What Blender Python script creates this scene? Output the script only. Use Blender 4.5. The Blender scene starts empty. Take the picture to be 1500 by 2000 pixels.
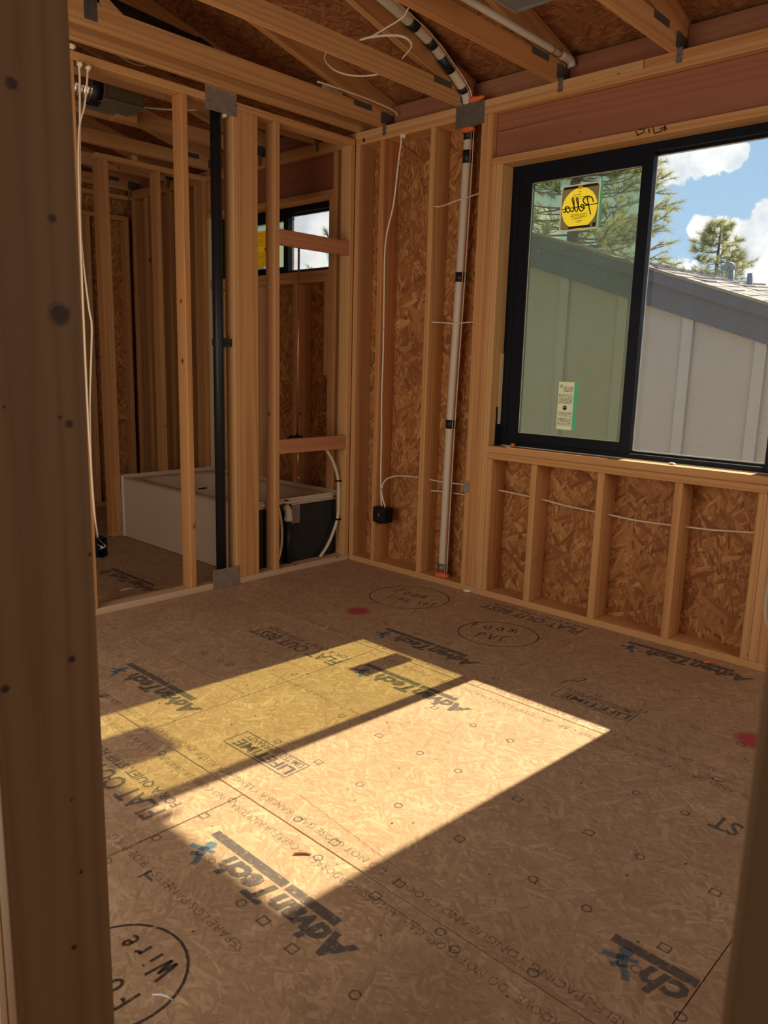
import bpy, bmesh, math, random
from mathutils import Vector, Matrix
C = bpy.context.scene.collection
PI = math.pi
IN = 0.0254
rng = random.Random(7)

# ------------------------------------------------------------------ camera
cam_d = bpy.data.cameras.new('camera')
cam_d.sensor_fit = 'VERTICAL'; cam_d.sensor_height = 36.0; cam_d.sensor_width = 27.0
cam_d.lens = 1513.72 * 36.0 / 2000.0
cam_d.clip_start = 0.02; cam_d.clip_end = 500
cam = bpy.data.objects.new('camera', cam_d); C.objects.link(cam)
yaw, pit, rol = 2.32436575, -0.189730369, 0.0267840038
fw = Vector((math.cos(pit)*math.cos(yaw), math.cos(pit)*math.sin(yaw), math.sin(pit)))
rt = Vector((math.sin(yaw), -math.cos(yaw), 0)); up = rt.cross(fw)
r2 = rt*math.cos(rol) + up*math.sin(rol); u2 = up*math.cos(rol) - rt*math.sin(rol)
M = Matrix((r2, u2, -fw)).transposed().to_4x4(); M.translation = (3.7607, -3.6568, 1.3487)
cam.matrix_world = M
cam_d.dof.use_dof = True; cam_d.dof.focus_distance = 4.6; cam_d.dof.aperture_fstop = 9.0
sc = bpy.context.scene
sc.camera = cam

# ------------------------------------------------------------------ view / exposure
sc.view_settings.view_transform = 'Standard'; sc.view_settings.look = 'None'
sc.view_settings.gamma = 1.0; sc.view_settings.use_curve_mapping = False
sc.view_settings.exposure = 0.0
sc.cycles.use_denoising = True
sc.cycles.max_bounces = 10; sc.cycles.diffuse_bounces = 5; sc.cycles.transparent_max_bounces = 16
sc.cycles.sample_clamp_indirect = 6.0
sc.cycles.caustics_reflective = False; sc.cycles.caustics_refractive = False

# ------------------------------------------------------------------ node helpers
class NT:
    def __init__(s, tree): s.t = tree; s.n = tree.nodes; s.l = tree.links
    def node(s, typ, **kw):
        nd = s.n.new(typ)
        for k, v in kw.items(): setattr(nd, k, v)
        return nd
    def put(s, sock, v):
        if isinstance(v, bpy.types.NodeSocket): s.l.new(v, sock)
        elif v is not None: sock.default_value = v
    def math(s, op, a, b=None, c=None, clamp=False):
        nd = s.node('ShaderNodeMath', operation=op); nd.use_clamp = clamp
        s.put(nd.inputs[0], a); s.put(nd.inputs[1], b); s.put(nd.inputs[2], c); return nd.outputs[0]
    def vmath(s, op, a, b=None, out=0):
        nd = s.node('ShaderNodeVectorMath', operation=op); s.put(nd.inputs[0], a)
        if b is not None: s.put(nd.inputs[1], b)
        return nd.outputs[out]
    def scale(s, a, f):
        nd = s.node('ShaderNodeVectorMath', operation='SCALE'); s.put(nd.inputs[0], a); s.put(nd.inputs[3], f); return nd.outputs[0]
    def mix(s, f, a, b, typ='RGBA', mode='MIX'):
        nd = s.node('ShaderNodeMix', data_type=typ)
        if typ == 'RGBA': nd.blend_type = mode; ia, ib, o = 6, 7, 2
        elif typ == 'VECTOR': ia, ib, o = 4, 5, 1
        else: ia, ib, o = 2, 3, 0
        s.put(nd.inputs[0], f); s.put(nd.inputs[ia], a); s.put(nd.inputs[ib], b); return nd.outputs[o]
    def ramp(s, f, stops, interp='LINEAR'):
        nd = s.node('ShaderNodeValToRGB'); nd.color_ramp.interpolation = interp
        e = nd.color_ramp.elements
        while len(e) < len(stops): e.new(0.5)
        for i, (p, c) in enumerate(stops):
            e[i].position = p; e[i].color = (*c, 1) if len(c) == 3 else c
        s.put(nd.inputs[0], f); return nd.outputs[0]
    def smooth(s, v, a, b):
        nd = s.node('ShaderNodeMapRange', interpolation_type='SMOOTHSTEP'); s.put(nd.inputs[0], v)
        nd.inputs[1].default_value = a; nd.inputs[2].default_value = b
        nd.inputs[3].default_value = 0; nd.inputs[4].default_value = 1; return nd.outputs[0]
    def noise(s, v, scale, detail=2, rough=0.5, dist=0.0, out=0):
        nd = s.node('ShaderNodeTexNoise'); s.put(nd.inputs['Vector'], v)
        nd.inputs['Scale'].default_value = scale; nd.inputs['Detail'].default_value = detail
        nd.inputs['Roughness'].default_value = rough; nd.inputs['Distortion'].default_value = dist
        return nd.outputs[out]
    def xyz(s, v):
        nd = s.node('ShaderNodeSeparateXYZ'); s.put(nd.inputs[0], v); return nd.outputs
    def comb(s, x, y, z):
        nd = s.node('ShaderNodeCombineXYZ'); s.put(nd.inputs[0], x); s.put(nd.inputs[1], y); s.put(nd.inputs[2], z); return nd.outputs[0]

def new_mat(name):
    m = bpy.data.materials.new(name); m.use_nodes = True
    T = NT(m.node_tree); T.n.clear()
    out = T.node('ShaderNodeOutputMaterial')
    return m, T, out

def principled(T, out, col, rough=0.6, metal=0.0, spec=0.3, bump=None, bstr=0.2, bdist=0.002):
    p = T.node('ShaderNodeBsdfPrincipled')
    T.put(p.inputs['Base Color'], col if isinstance(col, bpy.types.NodeSocket) else (*col, 1))
    T.put(p.inputs['Roughness'], rough); T.put(p.inputs['Metallic'], metal)
    p.inputs['Specular IOR Level'].default_value = spec
    if bump is not None:
        b = T.node('ShaderNodeBump'); b.inputs['Strength'].default_value = bstr; b.inputs['Distance'].default_value = bdist
        T.put(b.inputs['Height'], bump); T.l.new(b.outputs[0], p.inputs['Normal'])
    T.l.new(p.outputs[0], out.inputs[0]); return p

# ------------------------------------------------------------------ world: blue sky with broken cloud
SKY = 1.0
w = bpy.data.worlds.new('sky'); sc.world = w; w.use_nodes = True
T = NT(w.node_tree); T.n.clear()
wo = T.node('ShaderNodeOutputWorld'); bg = T.node('ShaderNodeBackground')
d = T.vmath('NORMALIZE', T.node('ShaderNodeTexCoord').outputs['Generated'])
z = T.xyz(d)[2]
zc = T.math('MAXIMUM', z, 0.0)
sky = T.mix(T.math('POWER', zc, 0.6), (0.60, 0.82, 1.0, 1), (0.17, 0.36, 0.76, 1))
n = T.noise(d, 7.0, 8, 0.62)
blobs = [((-.424, .877, .2255), .026), ((-.411, .8833, .2265), .030), ((-.3965, .8895, .2267), .032), ((-.382, .8955, .2272), .032), ((-.3677, .9012, .2278), .030), ((-.353, .907, .2290), .022), ((-.3415, .9108, .2335), .014),
         ((-.3309, .932, .1449), .05), ((-.3073, .938, .1598), .05), ((-.3152, .9411, .1225), .05), ((-.3762, .9127, .1596), .018),
         ((-.5354, .8293, .1551), .04), ((-.749, .6407, .1739), .04), ((-.7203, .6709, .1788), .04), ((-.7501, .6503, .1099), .06), ((-.39, .914, .10), .04)]
acc = None
for c, r in blobs:
    dist = T.vmath('DISTANCE', d, c, out=1)
    b = T.math('MAXIMUM', T.math('SUBTRACT', 1.0, T.math('DIVIDE', dist, r)), 0.0)
    acc = b if acc is None else T.math('MAXIMUM', acc, b)
cov = T.math('ADD', T.noise(d, 19.0, 7, 0.62), T.math('MULTIPLY', acc, 0.46))
cov = T.math('MAXIMUM', T.math('ADD', n, -0.02), cov)
m_ = T.smooth(cov, 0.615, 0.675)
shade = T.smooth(T.noise(T.vmath('ADD', d, (0, 0, .02)), 26.0, 4), 0.35, 0.65)
ccol = T.mix(shade, (0.78, 0.83, 0.92, 1), (1.15, 1.15, 1.15, 1))
col = T.mix(m_, sky, ccol)
col = T.mix(T.math('GREATER_THAN', 0.0, z), col, (0.25, 0.22, 0.18, 1))
T.l.new(col, bg.inputs[0]); bg.inputs[1].default_value = SKY; T.l.new(bg.outputs[0], wo.inputs[0])

# ------------------------------------------------------------------ sun (comes in through the window)
sd = bpy.data.lights.new('sun', 'SUN'); sd.energy = 12.0; sd.color = (1.0, 0.885, 0.665); sd.angle = math.radians(0.53)
so = bpy.data.objects.new('sun', sd); C.objects.link(so)
so.rotation_euler = Vector((-0.068, -1.172, -1.0)).to_track_quat('-Z', 'Y').to_euler(); so.location = (3, 8, 9)

# fill lamps added behind and beside the camera to brighten the room
def area(name, loc, target, sx, sy, power, colr):
    l = bpy.data.lights.new(name, 'AREA'); l.shape = 'RECTANGLE'; l.size = sx; l.size_y = sy; l.energy = power; l.color = colr
    o = bpy.data.objects.new(name, l); C.objects.link(o); o.location = loc
    o.rotation_euler = (Vector(target)-Vector(loc)).to_track_quat('-Z', 'Y').to_euler()
area('fill_hall', (1.20, -3.85, 1.25), (1.25, 0.0, 1.85), 2.4, 2.3, 40, (1.0, 0.93, 0.84))
area('fill_rear', (5.6, -5.4, 1.5), (1.5, -0.8, 1.2), 2.2, 1.6, 16, (1.0, 0.95, 0.90))
area('fill_side', (5.2, -1.0, 1.7), (0.0, -1.2, 1.1), 1.5, 1.5, 22, (1.0, 0.93, 0.86))

# ------------------------------------------------------------------ materials
def tones(r, *cols): return cols

def make_wood(name, axis, light, dark, red, pale, rough=0.62):
    m, T, out = new_mat(name)
    oc = T.node('ShaderNodeTexCoord').outputs['Object']
    rnd = T.node('ShaderNodeObjectInfo').outputs['Random']
    v = T.vmath('ADD', oc, T.comb(T.math('MULTIPLY', rnd, 17.3), T.math('MULTIPLY', rnd, 31.7), T.math('MULTIPLY', rnd, 53.1)))
    k = [1.0, 1.0, 1.0]; k[axis] = 0.07
    vs = T.vmath('MULTIPLY', v, tuple(k))
    ws = T.scale(T.vmath('SUBTRACT', T.noise(vs, 7.0, 2, out=1), (0.5, 0.5, 0.5)), 0.045)
    k0 = [1.0, 1.0, 1.0]; k0[axis] = 0.012
    # pith offset differs per board
    pv = T.vmath('ADD', T.vmath('MULTIPLY', oc, tuple(k0)), ws)
    off = T.comb(T.math('ADD', T.math('MULTIPLY', rnd, 0.10), 0.02), T.math('SUBTRACT', T.math('MULTIPLY', T.math('FRACT', T.math('MULTIPLY', rnd, 7.13)), 0.16), 0.08),
                 T.math('SUBTRACT', T.math('MULTIPLY', T.math('FRACT', T.math('MULTIPLY', rnd, 13.7)), 0.16), 0.08))
    pv = T.vmath('ADD', pv, off)
    ln = T.vmath('LENGTH', pv, out=1)
    ring = T.math('PINGPONG', T.math('MULTIPLY', ln, 105.0), 1.0)
    ring = T.math('POWER', ring, 1.7)
    kg = [420.0]*3; kg[axis] = 7.0
    grain = T.noise(T.vmath('MULTIPLY', v, tuple(kg)), 1.0, 1)
    blot = T.noise(vs, 3.5, 2)
    f = T.math('ADD', T.math('MULTIPLY', ring, 0.62), T.math('MULTIPLY', T.math('SUBTRACT', grain, 0.5), 0.45), clamp=True)
    base = T.mix(f, (*light, 1), (*dark, 1))
    r2_ = T.math('FRACT', T.math('MULTIPLY', rnd, 41.7))
    r3_ = T.math('FRACT', T.math('MULTIPLY', rnd, 97.3))
    base = T.mix(T.math('MULTIPLY', T.smooth(T.math('ADD', r2_, T.math('MULTIPLY', T.math('SUBTRACT', blot, 0.5), 0.8)), 0.45, 1.0), 0.55), base, (*red, 1), mode='MULTIPLY')
    base = T.mix(T.math('MULTIPLY', T.smooth(r3_, 0.5, 1.0), 0.35), base, (*pale, 1))
    # knots
    vo = T.node('ShaderNodeTexVoronoi'); vo.feature = 'F1'; T.put(vo.inputs['Vector'], v); vo.inputs['Scale'].default_value = 6.2
    keep = T.math('GREATER_THAN', T.xyz(vo.outputs['Color'])[0], 0.74)
    kd = T.math('ADD', vo.outputs['Distance'], T.math('MULTIPLY', T.math('SUBTRACT', T.noise(v, 60.0, 1), 0.5), 0.05))
    kn = T.math('MULTIPLY', T.math('SUBTRACT', 1.0, T.smooth(kd, 0.05, 0.125)), keep)
    base = T.mix(T.math('MULTIPLY', kn, 0.8), base, (0.085, 0.035, 0.014, 1))
    # nail holes / specks
    v2 = T.node('ShaderNodeTexVoronoi'); v2.feature = 'F1'; T.put(v2.inputs['Vector'], v); v2.inputs['Scale'].default_value = 14.0
    sp = T.math('MULTIPLY', T.math('LESS_THAN', v2.outputs['Distance'], 0.05), T.math('GREATER_THAN', T.xyz(v2.outputs['Color'])[1], 0.6))
    base = T.mix(T.math('MULTIPLY', sp, 0.7), base, (0.05, 0.025, 0.012, 1))
    principled(T, out, base, rough, spec=0.25, bump=T.math('ADD', ring, grain), bstr=0.12, bdist=0.001)
    return m
WL, WD, WR, WP = (0.66, 0.345, 0.128), (0.45, 0.195, 0.062), (0.80, 0.54, 0.40), (0.72, 0.45, 0.20)
WOOD = [make_wood('lumber_along_%s' % a, i, WL, WD, WR, WP) for i, a in enumerate('xyz')]
HEAD = [make_wood('red_fir_along_x', 0, (0.40, 0.17, 0.085), (0.31, 0.12, 0.06), (0.8, 0.6, 0.55), (0.44, 0.2, 0.10))]*3
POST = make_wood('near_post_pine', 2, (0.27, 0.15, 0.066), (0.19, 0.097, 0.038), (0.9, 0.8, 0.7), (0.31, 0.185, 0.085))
JAMB = make_wood('pale_pine', 2, (0.78, 0.60, 0.33), (0.68, 0.49, 0.25), (0.95, 0.9, 0.85), (0.80, 0.64, 0.38))

PALEY = make_wood('pale_lumber_along_y', 1, (0.66, 0.47, 0.29), (0.55, 0.36, 0.20), (0.95, 0.9, 0.85), (0.70, 0.52, 0.33))
REDY = make_wood('reddish_lumber_along_y', 1, (0.60, 0.27, 0.125), (0.46, 0.18, 0.075), (0.85, 0.65, 0.6), (0.62, 0.32, 0.16))
def make_osb(name, axes, ramp, along, spread, ls, ws_, contrast=1.0, layers=5, rough=0.6, blotch=0.25, offs=True):
    m, T, out = new_mat(name)
    oc = T.node('ShaderNodeTexCoord').outputs['Object']
    x = T.xyz(oc)
    rnd = T.node('ShaderNodeObjectInfo').outputs['Random']
    p = T.comb(T.math('ADD', x[axes[0]], T.math('MULTIPLY', rnd, 9.7)), T.math('ADD', x[axes[1]], T.math('MULTIPLY', rnd, 23.1)), 0.0)
    p = T.vmath('ADD', p, T.scale(T.vmath('SUBTRACT', T.noise(p, 9.0, 2, out=1), (0.5, 0.5, 0.5)), 0.007))
    best = val = vec = None
    for i in range(layers):
        a = along + spread*(2.0*(i+0.5)/layers - 1.0)
        mp = T.node('ShaderNodeMapping', vector_type='TEXTURE'); T.put(mp.inputs[0], p)
        mp.inputs[1].default_value = (3.1*i, 7.7*i, 0); mp.inputs[2].default_value = (0, 0, a)
        k = 1.0 + 0.18*((i*7) % 5 - 2)
        mp.inputs[3].default_value = (ls/k, ws_/k, 1)
        vo = T.node('ShaderNodeTexVoronoi', voronoi_dimensions='2D'); vo.feature = 'F1'
        T.put(vo.inputs['Vector'], mp.outputs[0]); vo.inputs['Scale'].default_value = 1.0
        cc = T.xyz(vo.outputs['Color'])
        pri, va = cc[0], cc[1]
        if best is None: best, val, vec = pri, va, mp.outputs[0]
        else:
            g = T.math('GREATER_THAN', pri, best)
            val = T.mix(g, val, va, 'FLOAT'); vec = T.mix(g, vec, mp.outputs[0], 'VECTOR'); best = T.math('MAXIMUM', best, pri)
    gr = T.noise(T.vmath('MULTIPLY', vec, (1.2, 4.5, 1)), 1.0, 2)
    big = T.noise(p, 3.0, 3)
    f = T.math('ADD', T.math('MULTIPLY', T.math('SUBTRACT', val, 0.5), contrast), T.math('MULTIPLY', T.math('SUBTRACT', gr, 0.5), 0.55))
    f = T.math('ADD', T.math('ADD', f, 0.5), T.math('MULTIPLY', T.math('SUBTRACT', big, 0.5), blotch), clamp=True)
    colr = T.ramp(f, ramp)
    principled(T, out, colr, rough, spec=0.25, bump=T.math('ADD', best, gr), bstr=0.25, bdist=0.0012)
    return m
OSBR = [(0.0, (0.14, 0.048, 0.015)), (0.22, (0.29, 0.108, 0.032)), (0.5, (0.40, 0.165, 0.048)), (0.78, (0.53, 0.25, 0.08)), (1.0, (0.74, 0.44, 0.17))]
OSB_WALL = make_osb('osb_wall', (2, 0), OSBR, 0.1, 1.30, 0.085, 0.0145, 0.70, 6)
OSB_SIDE = make_osb('osb_side_wall', (2, 1), OSBR, 0.1, 1.30, 0.085, 0.0145, 0.70, 6)
OSBC = [(0.0, (0.13, 0.045, 0.016)), (0.3, (0.23, 0.085, 0.03)), (0.6, (0.33, 0.13, 0.045)), (1.0, (0.50, 0.235, 0.085))]
OSB_ROOF = make_osb('osb_roof', (0, 1), OSBC, 0.15, 1.2, 0.080, 0.015, 0.6, 5)
FLR = [(0.0, (0.31, 0.19, 0.105)), (0.25, (0.38, 0.24, 0.135)), (0.6, (0.455, 0.298, 0.172)), (0.86, (0.56, 0.385, 0.225)), (1.0, (0.80, 0.62, 0.37))]
OSB_FLOOR = make_osb('subfloor_osb', (0, 1), FLR, -0.05, 1.35, 0.052, 0.0085, 0.60, 6, 0.55, 0.55)

def simple(name, colr, rough=0.5, metal=0.0, spec=0.4, var=0.0, scale=40.0, bump=0.0):
    m, T, out = new_mat(name)
    oc = T.node('ShaderNodeTexCoord').outputs['Object']
    c = (*colr, 1); bp = None
    if var or bump:
        nz = T.noise(oc, scale, 3)
        c = T.mix(nz, tuple(x*(1-var) for x in colr)+(1,), tuple(min(1, x*(1+var)) for x in colr)+(1,))
        bp = nz if bump else None
    else: c = T.mix(0.0, c, c)
    principled(T, out, c, rough, metal, spec, bp, bump)
    return m
BLACK = simple('black_vinyl', (0.008, 0.010, 0.014), 0.42, spec=0.12, var=0.2, scale=15)
BLACK2 = simple('black_tape', (0.010, 0.012, 0.013), 0.45, var=0.3, scale=60, bump=0.3)
ABS = simple('black_abs_pipe', (0.014, 0.017, 0.018), 0.42, var=0.25, scale=9)
PVC = simple('white_pvc', (0.66, 0.57, 0.42), 0.42, var=0.06, scale=12)
CABLE = simple('cable_sheath', (0.80, 0.68, 0.48), 0.5, var=0.05, scale=30)
PEX = simple('pex_tube', (0.72, 0.60, 0.38), 0.35, var=0.05)
PINK = simple('copper_pink_wire', (0.62, 0.25, 0.15), 0.4, var=0.1)
COPPER = simple('copper', (0.62, 0.27, 0.13), 0.35, 0.9, var=0.2, scale=20)
STEEL = simple('galvanized_steel', (0.40, 0.345, 0.285), 0.42, 0.6, var=0.22, scale=22, bump=0.05)
STEELD = simple('dark_steel', (0.20, 0.17, 0.14), 0.45, 0.5, var=0.3, scale=22, bump=0.05)
GUSS = simple('gusset_steel', (0.11, 0.095, 0.075), 0.5, 0.3, var=0.5, scale=60, bump=0.3)
FOIL = simple('duct_foil', (0.85, 0.80, 0.70), 0.16, 1.0, var=0.1, scale=90, bump=0.8)
DUCT = simple('duct_sheet_metal', (0.20, 0.22, 0.19), 0.4, 0.25, var=0.25, scale=14)
CARD = simple('brown_duct_board', (0.16, 0.11, 0.06), 0.7, var=0.2, scale=8)
ACRYL = simple('tub_acrylic', (0.68, 0.54, 0.37), 0.35, var=0.05, scale=6)
TUBSH = simple('tub_underside', (0.026, 0.028, 0.022), 0.75, var=0.4, scale=18, bump=0.3)
FOAM = simple('pale_foam', (0.80, 0.68, 0.45), 0.8, var=0.12, scale=70, bump=0.6)
ORANGE = simple('orange_fire_foam', (0.80, 0.17, 0.035), 0.7, var=0.25, scale=60, bump=0.6)
WHITE = simple('white_chip', (0.8, 0.78, 0.72), 0.5, var=0.1)
WOODCHIP = simple('wood_splinter', (0.50, 0.20, 0.075), 0.7, var=0.25, scale=50)
SIDING = simple('grey_siding', (0.365, 0.305, 0.262), 0.7, var=0.06, scale=5, bump=0.1)
BATT = simple('grey_batten', (0.38, 0.322, 0.285), 0.7, var=0.06, scale=5, bump=0.1)
TRIMG = simple('grey_trim', (0.100, 0.095, 0.107), 0.65, var=0.08, scale=7, bump=0.1)
SHING = simple('roof_shingle', (0.30, 0.255, 0.24), 0.9, var=0.45, scale=26, bump=0.4)
VENTG = simple('vent_grey', (0.25, 0.27, 0.30), 0.5, 0.0, var=0.1)
BARK = simple('pine_bark', (0.16, 0.10, 0.065), 0.9, var=0.4, scale=18, bump=0.5)
DIRT = simple('dry_ground', (0.24, 0.25, 0.22), 0.9, var=0.25, scale=1.5)
INK = None
def make_ink(name, colr, op, sc_=55.0, wear=0.5):
    m, T, out = new_mat(name)
    oc = T.node('ShaderNodeTexCoord').outputs['Object']
    f = T.smooth(T.noise(oc, sc_, 4, 0.7), 0.30, 0.30+0.3*wear+0.02)
    b = T.node('ShaderNodeBsdfDiffuse'); b.inputs[0].default_value = (*colr, 1)
    t = T.node('ShaderNodeBsdfTransparent')
    mx = T.node('ShaderNodeMixShader'); T.put(mx.inputs[0], T.math('MULTIPLY', f, op))
    T.l.new(t.outputs[0], mx.inputs[1]); T.l.new(b.outputs[0], mx.inputs[2]); T.l.new(mx.outputs[0], out.inputs[0])
    return m
INK = make_ink('stamp_ink', (0.095, 0.095, 0.10), 0.58)
INKF = make_ink('faint_ink', (0.10, 0.08, 0.07), 0.44, 80, 0.8)
MARKER = make_ink('marker_ink', (0.05, 0.04, 0.035), 0.75, 70, 0.5)
PENCIL = make_ink('pencil_line', (0.16, 0.06, 0.035), 0.5, 60, 0.8)
BLUEINK = make_ink('blue_ink', (0.10, 0.20, 0.26), 0.6, 50, 0.5)
DARKINK = make_ink('dark_ink', (0.02, 0.02, 0.022), 0.9, 60, 0.1)
def make_spray(name, colr):
    m, T, out = new_mat(name)
    oc = T.node('ShaderNodeTexCoord').outputs['Object']
    r_ = T.math('ADD', T.vmath('LENGTH', oc, out=1), T.math('MULTIPLY', T.math('SUBTRACT', T.noise(oc, 30, 4), 0.5), 0.03))
    f = T.math('SUBTRACT', 1.0, T.smooth(r_, 0.02, 0.088))
    b = T.node('ShaderNodeBsdfDiffuse'); b.inputs[0].default_value = (*colr, 1)
    t = T.node('ShaderNodeBsdfTransparent'); mx = T.node('ShaderNodeMixShader'); T.put(mx.inputs[0], T.math('MULTIPLY', f, 0.75))
    T.l.new(t.outputs[0], mx.inputs[1]); T.l.new(b.outputs[0], mx.inputs[2]); T.l.new(mx.outputs[0], out.inputs[0]); return m
SPRAY = make_spray('pink_spray_paint', (0.60, 0.07, 0.10))

def make_glass(name, tint, haze, dust):
    m, T, out = new_mat(name)
    oc = T.node('ShaderNodeTexCoord').outputs['Object']
    t = T.node('ShaderNodeBsdfTransparent'); t.inputs[0].default_value = (*tint, 1)
    g = T.node('ShaderNodeBsdfGlossy'); g.inputs[1].default_value = 0.02
    lw = T.node('ShaderNodeFresnel'); lw.inputs[0].default_value = 1.45
    mx = T.node('ShaderNodeMixShader'); T.put(mx.inputs[0], T.math('MULTIPLY', lw.outputs[0], 0.22))
    T.l.new(t.outputs[0], mx.inputs[1]); T.l.new(g.outputs[0], mx.inputs[2]); last = mx.outputs[0]
    if haze:
        big = T.noise(oc, 2.2, 4, 0.6)
        vo = T.node('ShaderNodeTexVoronoi'); T.put(vo.inputs['Vector'], oc); vo.inputs['Scale'].default_value = 95.0
        sp = T.math('MULTIPLY', T.math('LESS_THAN', vo.outputs['Distance'], 0.17), T.math('GREATER_THAN', T.xyz(vo.outputs['Color'])[0], 0.62))
        v2 = T.node('ShaderNodeTexVoronoi'); T.put(v2.inputs['Vector'], oc); v2.inputs['Scale'].default_value = 16.0
        sp2 = T.math('MULTIPLY', T.math('LESS_THAN', v2.outputs['Distance'], 0.045), T.math('GREATER_THAN', T.xyz(v2.outputs['Color'])[1], 0.5))
        fac = T.math('ADD', T.math('ADD', haze, T.math('MULTIPLY', T.math('SUBTRACT', big, 0.5), haze*1.2)), T.math('ADD', T.math('MULTIPLY', sp, dust), T.math('MULTIPLY', sp2, dust*2.5)), clamp=True)
        tr = T.node('ShaderNodeBsdfTranslucent'); tr.inputs[0].default_value = (0.19, 0.25, 0.33, 1)
        df = T.node('ShaderNodeBsdfDiffuse'); df.inputs[0].default_value = (0.45, 0.6, 0.65, 1)
        ad = T.node('ShaderNodeMixShader'); ad.inputs[0].default_value = 0.4
        T.l.new(tr.outputs[0], ad.inputs[1]); T.l.new(df.outputs[0], ad.inputs[2])
        m2 = T.node('ShaderNodeMixShader'); T.put(m2.inputs[0], fac)
        T.l.new(last, m2.inputs[1]); T.l.new(ad.outputs[0], m2.inputs[2]); last = m2.outputs[0]
    T.l.new(last, out.inputs[0]); return m
GLASS_L = make_glass('dusty_low_e_glass', (0.74, 0.76, 0.55), 0.085, 0.16)
GLASS_R = make_glass('clear_glass', (0.97, 0.98, 0.96), 0.0, 0.0)

def paper(name, colr, trans=0.35):
    m, T, out = new_mat(name)
    df = T.node('ShaderNodeBsdfDiffuse'); df.inputs[0].default_value = (*colr, 1)
    tr = T.node('ShaderNodeBsdfTranslucent'); tr.inputs[0].default_value = (*colr, 1)
    mx = T.node('ShaderNodeMixShader'); mx.inputs[0].default_value = trans
    T.l.new(df.outputs[0], mx.inputs[1]); T.l.new(tr.outputs[0], mx.inputs[2]); T.l.new(mx.outputs[0], out.inputs[0]); return m
P_YEL = paper('yellow_label', (0.92, 0.66, 0.06), 0.45)
P_BRN = paper('brown_label', (0.20, 0.16, 0.10), 0.35)
P_WHT = paper('white_label', (0.84, 0.84, 0.76), 0.35)
P_TEAL = paper('teal_label', (0.20, 0.66, 0.48), 0.35)
P_INK = simple('label_ink', (0.02, 0.02, 0.015), 0.8)
NEEDLE = paper('pine_needles', (0.47, 0.46, 0.24), 0.45)
NEEDLE2 = paper('pine_needles_dark', (0.20, 0.25, 0.09), 0.4)

# ------------------------------------------------------------------ object helpers
def link(name, me, mat, parent=None, loc=(0, 0, 0), rot=(0, 0, 0)):
    o = bpy.data.objects.new(name, me); C.objects.link(o)
    if mat is not None:
        me.materials.clear(); me.materials.append(mat)
    o.location = loc; o.rotation_euler = rot
    if parent is not None: o.parent = parent
    return o
def empty(name, loc=(0, 0, 0)):
    o = bpy.data.objects.new(name, None); C.objects.link(o); o.location = loc; o.empty_display_size = 0.1; return o
def struct(name, loc=(0, 0, 0)):
    o = empty(name, loc); o['kind'] = 'structure'; return o
def tag(o, label, cat, group=None, kind=None):
    o['label'] = label; o['category'] = cat
    if group: o['group'] = group
    if kind: o['kind'] = kind
    return o
def bm_mesh(bm, name, smooth=False):
    me = bpy.data.meshes.new(name); bm.normal_update(); bm.to_mesh(me); bm.free()
    if smooth:
        for p in me.polygons: p.use_smooth = True
    return me
def bm_box(bm, a, b):
    vs = [bm.verts.new((x, y, z)) for x in (a[0], b[0]) for y in (a[1], b[1]) for z in (a[2], b[2])]
    for f in ((0, 1, 3, 2), (4, 6, 7, 5), (0, 4, 5, 1), (2, 3, 7, 6), (0, 2, 6, 4), (1, 5, 7, 3)):
        bm.faces.new([vs[i] for i in f])
    return vs
def board(name, p0, p1, mat, parent=None, bev=0.003, seg=1):
    """box between two corners, its own mesh with origin at its centre"""
    a = [min(p0[i], p1[i]) for i in range(3)]; b = [max(p0[i], p1[i]) for i in range(3)]
    c = [(a[i]+b[i])/2 for i in range(3)]; h = [(b[i]-a[i])/2 for i in range(3)]
    bm = bmesh.new(); bm_box(bm, [-v for v in h], h)
    if bev: bmesh.ops.bevel(bm, geom=list(bm.edges), offset=min(bev, min(h)*0.6), segments=seg, affect='EDGES', profile=0.5)
    if isinstance(mat, list):
        ax = max(range(3), key=lambda i: h[i]); mat = mat[ax]
    pl = Vector(parent.location) if parent else Vector((0, 0, 0))
    return link(name, bm_mesh(bm, name), mat, parent, Vector(c)-pl)
def prism(name, poly, axis, lo, hi, mat, parent=None, origin=None):
    """extrude polygon (list of 2d) along axis"""
    bm = bmesh.new(); rings = []
    for t in (lo, hi):
        r_ = []
        for (u, v) in poly:
            co = [u, v]; co.insert(axis, t); r_.append(bm.verts.new(co))
        rings.append(r_)
    bm.faces.new(rings[0][::-1]); bm.faces.new(rings[1])
    nn = len(poly)
    for i in range(nn):
        bm.faces.new((rings[0][i], rings[0][(i+1) % nn], rings[1][(i+1) % nn], rings[1][i]))
    bmesh.ops.recalc_face_normals(bm, faces=bm.faces)
    if origin is None:
        us = [p[0] for p in poly]; vs = [p[1] for p in poly]
        o_ = [(min(us)+max(us))/2, (min(vs)+max(vs))/2]; o_.insert(axis, (lo+hi)/2)
    else: o_ = list(origin)
    bmesh.ops.translate(bm, verts=bm.verts, vec=[-v for v in o_])
    pl = Vector(parent.location) if parent else Vector((0, 0, 0))
    return link(name, bm_mesh(bm, name), mat, parent, Vector(o_)-pl)
def spline(pts, n=6):
    """Catmull-Rom through pts"""
    P = [Vector(p) for p in pts]
    if len(P) < 3: return P
    Q = [P[0]*2-P[1]] + P + [P[-1]*2-P[-2]]; out = []
    for i in range(1, len(Q)-2):
        for k in range(n):
            t = k/n; a, b, c, d_ = Q[i-1], Q[i], Q[i+1], Q[i+2]
            out.append(0.5*((2*b) + (c-a)*t + (2*a-5*b+4*c-d_)*t*t + (3*b-a-3*c+d_)*t**3))
    out.append(P[-1]); return out
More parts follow.
